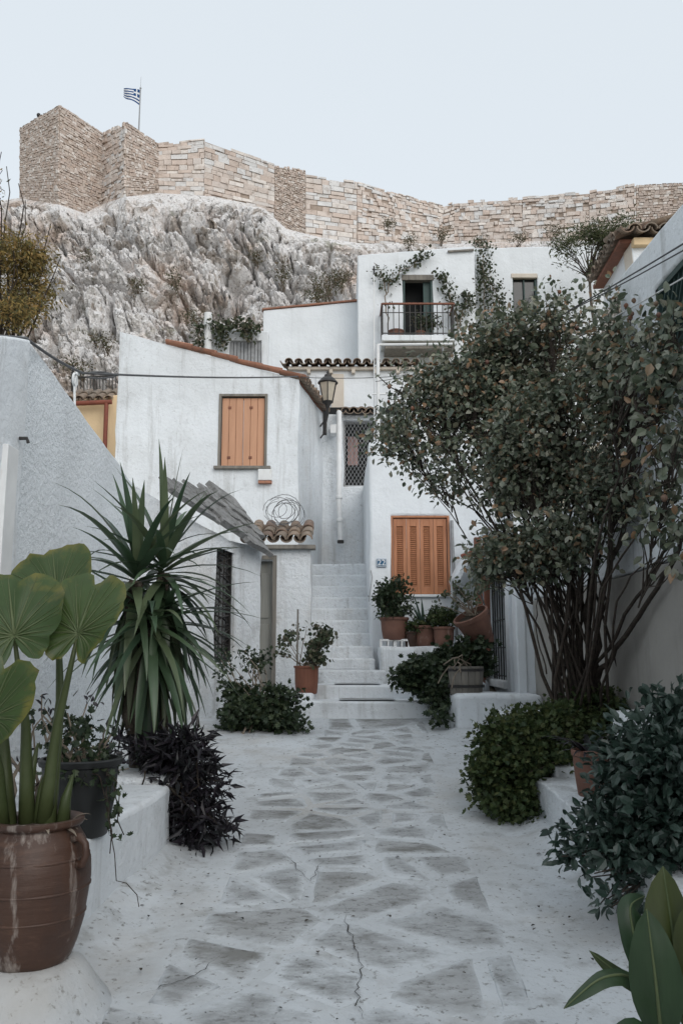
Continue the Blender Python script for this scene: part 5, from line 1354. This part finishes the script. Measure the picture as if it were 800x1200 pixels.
# --- bush and potted plant by the old door
db_ = thing('door_bush', 'dark green bush spreading on the lane in front of the old grey door', 'bush', at(305, 862, 9.3))
E = [ell(300, 838, 9.2, .30, .3, .22), ell(325, 828, 9.3, .26, .25, .20), ell(282, 820, 9.4, .20, .2, .20), ell(335, 848, 9.0, .18, .15, .12), ell(275, 845, 9.2, .14, .15, .14)]
C = foliage('foliage', db_, 'ivy_leaf', E, 300, 13, .055, (.04, .075), .9, T_LOBED, up=.6, out=.7, shell=.4, clip=lambda p: p[2] > lane_z(p[0], min(p[1], 9.8))+.02)
C2 = foliage('loose_foliage', db_, 'ivy_leaf', [ell(300, 775, 9.6, .16, .15, .14), ell(262, 780, 9.3, .07, .1, .25), ell(285, 765, 9.6, .10, .1, .1)], 40, 7, .04, (.035, .06), .85, T_LOBED, shell=.1)
bp = at(302, 862, 9.25); bp.z = lane_z(bp.x, bp.y)
add('stem', stems_mb(bp-Vector((0, 0, .03)), [Vector(c) for c in list(C[::10])+list(C2[::3])], .012, .004, .12, .2), 'dry_stem', db_)
c = at(359, 811, 10.4); c.z = at(330, 813, 10.2).z-.01
dp_ = thing('potted_plant', 'old brown pot with a straggly half-bare plant beside the stairs', 'potted plant', c)
pot_part(dp_, c, .150, .33, 'rustwood', .84, .08)
tg = [c+Vector((random.uniform(-.38, .26), random.uniform(-.2, .2), random.uniform(.42, .80))) for k in range(26)]
add('stem', stems_mb(c+Vector((0, 0, .28)), tg, .009, .003, .06, .1), 'dry_stem', dp_)
foliage('foliage', dp_, 'vine_leaf', [(np.array(t), (.06, .06, .05)) for t in tg]+[(np.array(c)+[.1, -.1, .42], (.16, .12, .12))], 105, 6, .035, (.03, .06), .85, T_ROUND, shell=.1)
add('stake', MB().tube([at(348, 800, 10.4), at(349, 714, 10.4)], .011, 6), 'oldwood', dp_)

# --- yucca
yb = at(168, 876, 5.65); yb.z = .87
yu = thing('yucca', 'tall yucca with several trunks and a shaggy head of sword leaves', 'plant', yb)
heads = [(at(160, 682, 5.6), 1.), (at(192, 672, 5.7), .95), (at(176, 735, 5.5), .95), (at(194, 738, 5.75), .9)]
for (bx, hd, r) in ((0., 0, .046), (.06, 1, .042), (.03, 2, .034), (.14, 3, .026)):
    a = yb+Vector((bx-.01, 0, -.08)); b = heads[hd][0]; P = curve(a, b, 0, 9, .010, bow=(-.07+bx*.5, 0, 0))
    add('trunk', MB().tube(P, [r*1.25]+[r*random.uniform(.9, 1.08) for k in range(9)], 10), 'bark', yu, smooth=180)
rs = random.Random(21)
for hi, (hp_, sc) in enumerate(heads):
    N = (66, 64, 60, 46)[hi]
    for k in range(N):
        a = k*2.39996+rs.uniform(-.3, .3); t = k/N                                  # low dead skirt -> upright centre
        el = lerp(-1.5, 1.45 if hi < 2 else .5, t**(1.1 if hi < 2 else 1.))+rs.uniform(-.15, .15)
        d = Vector((math.cos(a)*math.cos(el), math.sin(a)*math.cos(el), math.sin(el)))
        if d.x < -.6: d.x *= .75                                                    # the wall keeps leaves back
        L = sc*rs.uniform(.56, .84)*(1.05 if t < .3 else 1.)
        o = hp_+Vector((0, 0, lerp(-.14, .10, t)))+d*.02
        add('leaf', blade_mb(o, d, L, rs.uniform(.052, .076), rs.uniform(.5, 2.0)*(1.25-.75*t), .32, 8), 'yucca_dead' if t < .16 and rs.random() < .6 else 'yucca_leaf', yu, smooth=180)
# dark purple trailing plant round its foot
pu = thing('purple_trailing_plant', 'near-black purple trailing plant hanging down the end of the white ledge', 'plant', (-1.0, 5.35, .5))
E = [ell(215, 888, 5.35, .17, .16, .15), ell(222, 930, 5.35, .15, .14, .18), ell(232, 970, 5.3, .15, .12, .12), ell(190, 878, 5.5, .13, .12, .08)]
C = foliage('foliage', pu, 'purple_leaf', E, 190, 9, .05, (.07, .13), .26, T_LANCE, up=.4, out=.9, droop=.25, shell=.3, clip=lambda p: p[2] > lane_z(p[0], p[1])+.01)
foliage('loose_foliage', pu, 'purple_leaf', [ell(262, 915, 5.3, .07, .06, .06), ell(262, 975, 5.25, .06, .06, .05), ell(140, 870, 5.5, .08, .1, .07), ell(160, 885, 5.35, .08, .05, .05)], 22, 6, .035, (.06, .11), .26, T_LANCE, up=.4, shell=.1)
add('stem', stems_mb((-1.02, 5.35, .85), [Vector(c) for c in C[::7]]+[at(268, 917, 5.3), at(268, 975, 5.25), at(140, 870, 5.5)], .007, .003, .08, .1), 'stem', pu)

# --- elephant ear in the big clay pot
pc = at(34, 1124, 3.42); PR, PH = .212, at(34, 957, 3.42).z-pc.z
ear = thing('potted_elephant_ear', 'big brown clay pot with handles holding a large-leaved elephant ear plant', 'potted plant', pc)
k_ = PR
pz = SLOPE*3.3-.1
add('pot_plinth', MB().lathe((pc.x, pc.y, pz), [(.36, 0), (.32, .09), (.27, .16), (.215, pc.z-pz-.03), (.165, pc.z-pz-.006), (.12, pc.z-pz+.004)], 40, None, .08), 'lime_floor', None, label='low rounded white plinth under the big brown clay pot', cat='plinth', smooth=180)
prof = [(.66*k_, 0), (.71*k_, .012), (.80*k_, PH*.12), (.91*k_, PH*.28), (.97*k_, PH*.45), (1.*k_, PH*.56), (.97*k_, PH*.70), (.86*k_, PH*.84), (.76*k_, PH*.91), (.73*k_, PH*.94)]
fine = []
for (a, b) in zip(prof, prof[1:]):
    for t in range(4): fine.append((lerp(a[0], b[0], t/4), lerp(a[1], b[1], t/4)))
fine.append(prof[-1])
pot = add('pot', MB().lathe(pc, fine, 40, None, .014), 'potclay', ear, smooth=180)
for zz in (.33, .52, .73):
    rr = float(np.interp(zz*PH, [p[1] for p in prof], [p[0] for p in prof]))
    add('ridge', MB().lathe(pc+Vector((0, 0, zz*PH-.006)), [(rr-.004, -.002), (rr+.003, .003), (rr+.003, .008), (rr-.004, .013)], 40, None, .014), 'potclay', pot, smooth=180)
add('rim', MB().lathe(pc, [(.73*k_, PH*.935), (.80*k_, PH*.945), (.84*k_, PH*.97), (.83*k_, PH*.995), (.76*k_, PH), (.66*k_, PH*.97), (.62*k_, PH*.88), (.2*k_, PH*.875)], 40, None, .012), 'potclay', ear, smooth=60)
add('soil', MB().lathe(pc+Vector((0, 0, PH*.88)), [(.64*k_, 0), (.63*k_, .012), (.3*k_, .03), (.02, .035)], 20, None, .06), 'soil', ear)
for s in (1, -1):
    ang = math.radians(-22 if s > 0 else 158); o = Vector((math.cos(ang), math.sin(ang), 0))
    P = [pc+o*(PR*rr)+Vector((0, 0, PH*zz)) for rr, zz in ((.84, .87), (.98, .885), (1.10, .84), (1.13, .77), (1.08, .70), (.94, .69))]
    add('handle', MB().tube(P, [.018, .016, .014, .014, .016, .02], 8), 'potclay', ear, smooth=180)
HEART = [(0, .90), (12, .96), (28, .97), (45, .84), (65, .66), (88, .53), (112, .44), (132, .44), (148, .46), (160, .36), (170, .16), (180, .04)]
def ear_leaf(att, tip, W, nrm, ph, back=1.):
    att = Vector(att); tip = Vector(tip); Y_ = (tip-att); L = Y_.length; Y_.normalize(); nrm = Vector(nrm); X_ = Y_.cross(nrm).normalized(); N_ = X_.cross(Y_).normalized()
    if N_.dot(nrm) < 0: N_ = -N_
    nt = 60; rings = [0, .12, .28, .45, .62, .78, .9, 1.]; m = MB(); E = []
    def surf_p(th, s, lift=0.):
        r = interp(abs(th), HEART)*(1+.14*noise.noise(Vector((th*.03, ph*2, 7)))+.05*noise.noise(Vector((th*.13, ph*2, 3))))*(1-.20*math.exp(-((th-12*math.cos(ph))/6)**2))
        x = math.sin(math.radians(th))*r*s*W; y = math.cos(math.radians(th))*r*s
        z = .16*s*s*abs(math.sin(math.radians(th)))**1.5-.22*max(0, y)**2*1.+.16*s**3*noise.noise(Vector((th*.035, ph*3, 0)))+.05*s**5*noise.noise(Vector((th*.11, ph*5, 2))) -.030*math.cos(math.radians(th*15))*s*(1.25-s)-.20*max(0, y-.62)**1.5
        return att+(X_*x+Y_*(y*(back if y < 0 else 1.))+N_*(z*.8))*L+N_*lift
    for s in rings:
        for k in range(nt): m.v.append(tuple(surf_p(-180+360*(k+.5)/nt, s))); E.append(s**1.0)
    for j in range(len(rings)-1):
        for k in range(nt):
            if k == nt-1: continue
            a = j*nt+k; b = j*nt+(k+1); m.f.append((a, b, b+nt, a+nt))
    m.att['edge'] = E
    o = add('leaf', m, 'ear_leaf', ear, smooth=180)
    v = MB()
    for th in (0, 24, -24, 48, -48, 72, -72, 98, -98, 128, -128, 152, -152):
        sw = [surf_p(th*(1-.10*(1-s)), s, .0015) for s in (.01, .2, .4, .6, .8, .95)]
        r = .0075 if th == 0 else .0042
        v.tube(sw, [r, r*.85, r*.7, r*.5, r*.35, r*.15], 5)
    for th in range(-150, 151, 12):
        v.tube([surf_p(th*(1-.12*(1-s)), s, .0008) for s in (.12, .35, .55, .75, .93)], [.0018, .0016, .0013, .001, .0006], 4)
    add('veins', v, 'vein', o, smooth=180)
    return att
YA = 3.42
LV = [(at(17, 745, 3.30), at(7, 660, 3.40), 1.0, (.15, -.85, .5), .3, 1., (30, 950)), (at(92, 742, 3.36), at(116, 663, 3.44), 1.0, (-.22, -1, .25), 1.7, 1.15, (48, 950)), (at(68, 700, 3.75), at(58, 632, 3.85), .95, (.1, -1, .1), 2.6, 1., (55, 945)),
      (at(-12, 842, 3.2), at(14, 770, 3.15), .9, (.2, -.9, .5), 4.0, 1., (5, 948)), (at(-40, 720, 3.5), at(-75, 640, 3.5), .95, (0, -1, .3), 5., 1., (10, 950))]
for (att, tip, W, nr, ph, bk, (bx, by)) in LV:
    ear_leaf(att, tip, W, nr, ph, bk)
    p0 = pc+Vector((at(bx, by, YA).x-pc.x, random.uniform(-.03, .05), PH*.86)); mid = p0.lerp(att, .5)+Vector(((p0.x-att.x)*.18, .03, .03))
    P = [p0, p0.lerp(mid, .5)+Vector((0, 0, .0)), mid, mid.lerp(att, .55), att]
    add('petiole', MB().tube(P, [.034, .026, .018, .012, .007], 12), 'petiole', ear, smooth=180)
for (bx, h_) in ((26, .34), (70, .22), (42, .28)):
    p0 = pc+Vector((at(bx, 950, YA).x-pc.x, .04, PH*.86)); add('shoot', MB().tube([p0, p0+Vector((.01, 0, h_*.6)), p0+Vector((.03, .01, h_))], [.03, .02, .004], 10), 'petiole', ear, smooth=180)
m = MB()
for k in range(9):
    a = random.uniform(0, 6.28); q = pc+Vector((.11*math.cos(a), .11*math.sin(a), PH*.9)); b = blade_mb(q, Vector((math.cos(a), math.sin(a), random.uniform(.4, 1.5))), random.uniform(.06, .12), .03, 1.8)
    o = len(m.v); m.v += b.v; m.f += [tuple(o+i for i in f_) for f_ in b.f]
add('dry_sheaths', m, 'dry_stem', ear, smooth=180)

# --- black plastic pot with dying vine
c = at(90, 992, 4.2); c.z = .765
bpz = thing('black_pot', 'black plastic pot with withered trailing vine on the white ledge', 'potted plant', c)
pot_part(bpz, c, .185, at(90, 893, 4.2).z-c.z+.02, 'blackplastic', .74, .10)
top = c+Vector((0, 0, .27)); tg = [top+Vector((random.uniform(-.25, .16), random.uniform(-.15, .15), random.uniform(.02, .30))) for k in range(22)]
add('stem', stems_mb(top, tg, .011, .004, .07, .2), 'dry_stem', bpz)
foliage('foliage', bpz, 'ivy_leaf', [(np.array(t), (.05, .05, .04)) for t in tg], 60, 5, .03, (.03, .05), .85, T_LOBED, shell=.1)
m = MB(); tl = []
for k in range(6):
    a = c+Vector((.16+random.uniform(-.08, .03), -.1+random.uniform(-.06, .08), .30)); b = c+Vector((.20+random.uniform(-.06, .06), -.12+random.uniform(-.1, .05), random.uniform(-.10, .12)))
    P = curve(a, b, -.06, 7, .008); m.tube(P, .0028, 4); tl += P[2:]
P = [c+Vector((.19, -.14, .05)), c+Vector((.22, -.16, -.05)), c+Vector((.235, -.17, -.16)), c+Vector((.28, -.17, -.17)), c+Vector((.33, -.17, -.22)), c+Vector((.34, -.17, -.27))]
m.tube(P, .0025, 4); tl.append(P[2])
add('trailing_stem', m, 'stem', bpz)
foliage('trailing_foliage', bpz, 'ivy_leaf', [(np.array(t), (.015, .015, .015)) for t in tl], 34, 2, .012, (.025, .04), .9, T_LOBED, shell=.1)
# dead woody vine between pot and wall
dv = thing('dead_vine', 'tangle of dead woody stems between the clay pot and the roughcast wall', 'vine', (-1.6, 4.7, .8))
m = MB(); lt_ = []
for k in range(16):
    a = Vector((-1.6+random.uniform(-.15, .15), 4.7+random.uniform(-.1, .1), .78)); b = a+Vector((random.uniform(-.25, .35), random.uniform(-.1, .1), random.uniform(.15, .62)))
    P = curve(a, b, random.uniform(-.12, .1), 7, .02); m.tube(P, [lerp(.014, .003, i/7) for i in range(8)], 5); lt_ += P[3:]
add('stem', m, 'dry_stem', dv, smooth=180)
foliage('foliage', dv, 'purple_leaf', [(np.array(t), (.03, .03, .03)) for t in lt_], 60, 3, .02, (.03, .055), .5, T_OVAL, shell=.1)

# --- trees and climbers further back
ty = Vector((-6.6, 15.5, hill_z(0, 15.5)-.1)); tr = thing('yellowing_tree', 'sparse tree with yellowing feathery leaves leaning over the left wall', 'tree', ty)
E = [ell(8, 330, 15.5, .75, .9, .9), ell(30, 300, 15.5, .5, .6, .5), ell(-40, 300, 15.8, 1., 1., 1.2), ell(35, 370, 15.2, .45, .5, .4), ell(-60, 220, 16, .9, .9, .8), ell(48, 340, 15.3, .35, .4, .4)]
C = foliage('crown', tr, 'tree_leaf', E, 1500, 14, .12, (.07, .15), .30, T_LANCE, up=.3, out=.5, droop=.45, shell=.1, gap=.6, gsc=1.3)
top = ty+Vector((.1, 0, 2.8)); add('trunk', MB().tube(curve(ty, top, 0, 6, .03), [.17, .15, .14, .13, .12, .11, .10], 10), 'bark', tr, smooth=180)
tg = [Vector(q) for q in C[::45]]+[at(8, 195, 15.5), at(22, 215, 15.5), at(2, 178, 15.6), at(30, 235, 15.4), at(60, 262, 15.3), at(72, 300, 15.3)]
add('branch', stems_mb(top, tg, .05, .008, .05, .12, 8), 'stem', tr, smooth=180)
m = MB()
for k in range(160):
    q = Vector(C[RNG.integers(len(C))]); b = q+Vector((random.gauss(.06, .16), random.gauss(0, .15), random.gauss(.12, .18))); m.tube(curve(q, b, 0, 3, .02), .006, 4)
add('twig', m, 'stem', tr, kind='stuff')
fb = at(702, 352, 21.5); fz = hill_z(0, 21.5)
ft = thing('feathery_tree', 'slender feathery young tree in front of the flat-roofed house', 'tree', (fb.x, 21.5, fz))
E = [ell(715, 285, 21.5, .75, .6, .55), ell(690, 272, 21.5, .6, .5, .32), ell(660, 285, 21.5, .45, .4, .3), ell(735, 262, 21.5, .45, .4, .35), ell(665, 310, 21.5, .35, .3, .2), ell(700, 320, 21.3, .35, .3, .25), ell(725, 300, 21.4, .5, .4, .4)]
C = foliage('crown', ft, 'feather_leaf', E, 380, 11, .12, (.08, .16), .26, T_LANCE, up=.3, out=.6, shell=.1, gap=.7, gsc=1.6)
top = at(690, 325, 21.5); add('trunk', MB().tube(curve((fb.x, 21.5, fz-.1), top, 0, 6, .02), [.07, .065, .06, .05, .045, .04, .035], 8), 'bark', ft, smooth=180)
add('branch', stems_mb(top, [Vector(q) for q in C[::7]], .022, .006, .03, .12), 'stem', ft)
def climber(name, lab, base, pts, nclump, leafmat='vine_leaf', cr=.08, size=(.06, .12), r=.02, cat='vine'):
    v = thing(name, lab, cat, base); m = MB(); P = []
    for chain in pts:
        Q = [at(*p) for p in chain]; R_ = []
        for a, b in zip(Q, Q[1:]): R_ += curve(a, b, 0, 5, .03)[(1 if R_ else 0):]
        m.tube(R_, [lerp(r, r*.4, k/len(R_)) for k in range(len(R_))], 5); P += R_[len(R_)//4:]
    add('stem', m, 'dry_stem', v, smooth=180)
    foliage('foliage', v, leafmat, [(np.array(p), (.10, .06, .10)) for p in P], nclump, 6, cr, size, .7, T_OVAL, up=.4, shell=.1)
    return v
climber('climbing_vine', 'half-bare climbing vine trained on the wall left of the dark balcony door', at(452, 392, 22.6), [[(455, 393, 22.7), (452, 360, 22.8), (456, 330, 22.85), (470, 318, 22.85), (490, 305, 22.85), (498, 296, 22.85)], [(453, 345, 22.85), (446, 320, 22.85), (438, 308, 22.85)]], 55, cr=.09)
climber('climbing_vine', 'leafy climber rising right of the dark balcony door', at(535, 400, 22.6), [[(540, 400, 22.6), (532, 365, 22.75), (525, 340, 22.8), (515, 322, 22.85)], [(536, 385, 22.7), (545, 358, 22.8), (548, 345, 22.85)]], 85, cr=.10)
climber('climbing_vine', 'green climber hanging at the joint between the balcony house and flat-roofed house', at(566, 400, 23.2), [[(570, 405, 23.1), (568, 360, 23.2), (566, 320, 23.3), (563, 292, 23.3)], [(572, 400, 23.0), (585, 365, 23.1), (575, 330, 23.2)], [(575, 402, 22.9), (600, 378, 23.0), (612, 365, 23.0)]], 230, cr=.16)
climber('hanging_vine', 'green vine hanging over the low wall and its slatted window', at(262, 384, 20.3), [[(235, 405, 20.2), (232, 392, 20.3), (245, 384, 20.3), (262, 382, 20.3), (282, 380, 20.3), (298, 385, 20.3)], [(262, 382, 20.3), (258, 395, 20.25), (262, 408, 20.25)], [(285, 381, 20.3), (290, 392, 20.25)], [(236, 404, 20.2), (232, 400, 20.2)]], 120, cr=.09, size=(.07, .12))
# balcony pot plants
c = at(464, 393, 22.45); c.z = zf-.005; r_ = thing('potted_plant', 'squat terracotta pot standing on the balcony behind the railing', 'potted plant', c); pot_part(r_, c, .22, .22, 'terracotta', .8, .2)
c = at(492, 393, 22.5); c.z = zf-.005; r_ = thing('potted_plant', 'leafy potted plant on the balcony in front of the dark door', 'potted plant', c); pot_part(r_, c, .14, .22, 'terracotta', .8, .2)
C = foliage('foliage', r_, 'vine_leaf', [(np.array(c)+[0, -.1, .5], (.42, .25, .22)), (np.array(c)+[.3, -.05, .45], (.3, .25, .25))], 60, 8, .06, (.05, .10), .6, T_OVAL, shell=.1)
add('stem', stems_mb(c+Vector((0, 0, .18)), [Vector(q) for q in C[::5]], .009, .004, .03, .1), 'dry_stem', r_)
# shrubs clinging to the cliff and walls
shr = [(385, 330, 56, 1.6, .9, 'largest dry bush on the cliff, just behind the blank-walled house'), (372, 345, 55, 1.0, .8, 'dry bush low on the cliff touching the blank wall coping'), (400, 325, 57, .8, .7, 'dry bush on the cliff against the balcony house side'),
    (330, 318, 58, .6, 1.0, 'tall thin dry bush in a cliff cleft above the blank wall'), (160, 335, 57, .6, .5, 'small tuft on the open cliff face below the bastion'), (228, 372, 53, .8, .6, 'dry bush at the cliff foot behind the white flue'), (205, 330, 58, .4, .7, 'narrow tuft in a cliff cleft above the red verge tiles'),
    (105, 300, 60, .5, .6, 'small tuft on the cliff below the square tower'), (455, 262, 68.5, .5, .4, 'tuft growing out of the curtain wall above the balcony house'), (518, 275, 73, .9, .7, 'dry bush in the inner corner of the curtain wall'), (560, 283, 72, 1.2, .4, 'low wide bush at the curtain wall foot above the joint of two white houses'),
    (610, 278, 70, 1., .4, 'low bush at the curtain wall foot above the small dark window'), (650, 270, 69, 1., .5, 'bush at the curtain wall foot behind the feathery tree'), (740, 270, 66, 1.2, .6, 'bush below the fortress wall just over the tiled eaves'), (120, 400, 50, .7, .5, 'dry bush on the lowest rocks above the iron railing'),
    (90, 430, 48, .9, .5, 'dry bush behind the iron railing'), (300, 300, 60, .5, .4, 'tuft near the cliff top below the rubble repair'), (480, 283, 70, .8, .35, 'low bush at the curtain wall foot above the balcony door')]
for k, (px, py, Y, rx, rz, lab) in enumerate(shr):
    p = at(px, py, Y); s = thing('cliff_shrub', lab, 'shrub', p-Vector((0, 0, rz*.6)), group='dry shrubs on the cliff')
    C = foliage('foliage', s, 'shrub_leaf', [(np.array(p), (rx, .8, rz))], int(26*rx*rz+16), 9, .22, (.14, .30), .35, T_LANCE, up=.5, out=.6, shell=.1)
    add('stem', stems_mb(p+Vector((0, 1.2, -rz)), [Vector(q) for q in C[::3]], .03, .01, .1, .1), 'dry_stem', s)
# low weeds along the stairs
# fallen leaves and grit on the lane
n = 260; X = RNG.uniform(-1.0, 1.25, n); Yy = RNG.uniform(2.3, 9.6, n)
X[:110] = np.where(RNG.random(110) < .5, RNG.normal(1.05, .12, 110), RNG.normal(-.85, .14, 110))
P = np.array([[x, y, lane_z(x, y)+.016] for x, y in zip(X, Yy)])
P = np.array([p for p in P if p[0] > -1.0 and p[0] < 1.28])
n = len(P); a = RNG.uniform(0, 6.28, n)
Lf = RNG.uniform(.010, .034, n)
add('fallen_leaves', leaf_mb(P, np.stack([np.cos(a), np.sin(a), np.zeros(n)+.02], 1), np.tile([0., .05, 1.], (n, 1))+RNG.normal(size=(n, 3))*.15, Lf, Lf*.5, T_OVAL), 'dead_leaf', None, kind='stuff', label='dead leaves scattered over the whitewashed lane', origin=(0, 5, .45))
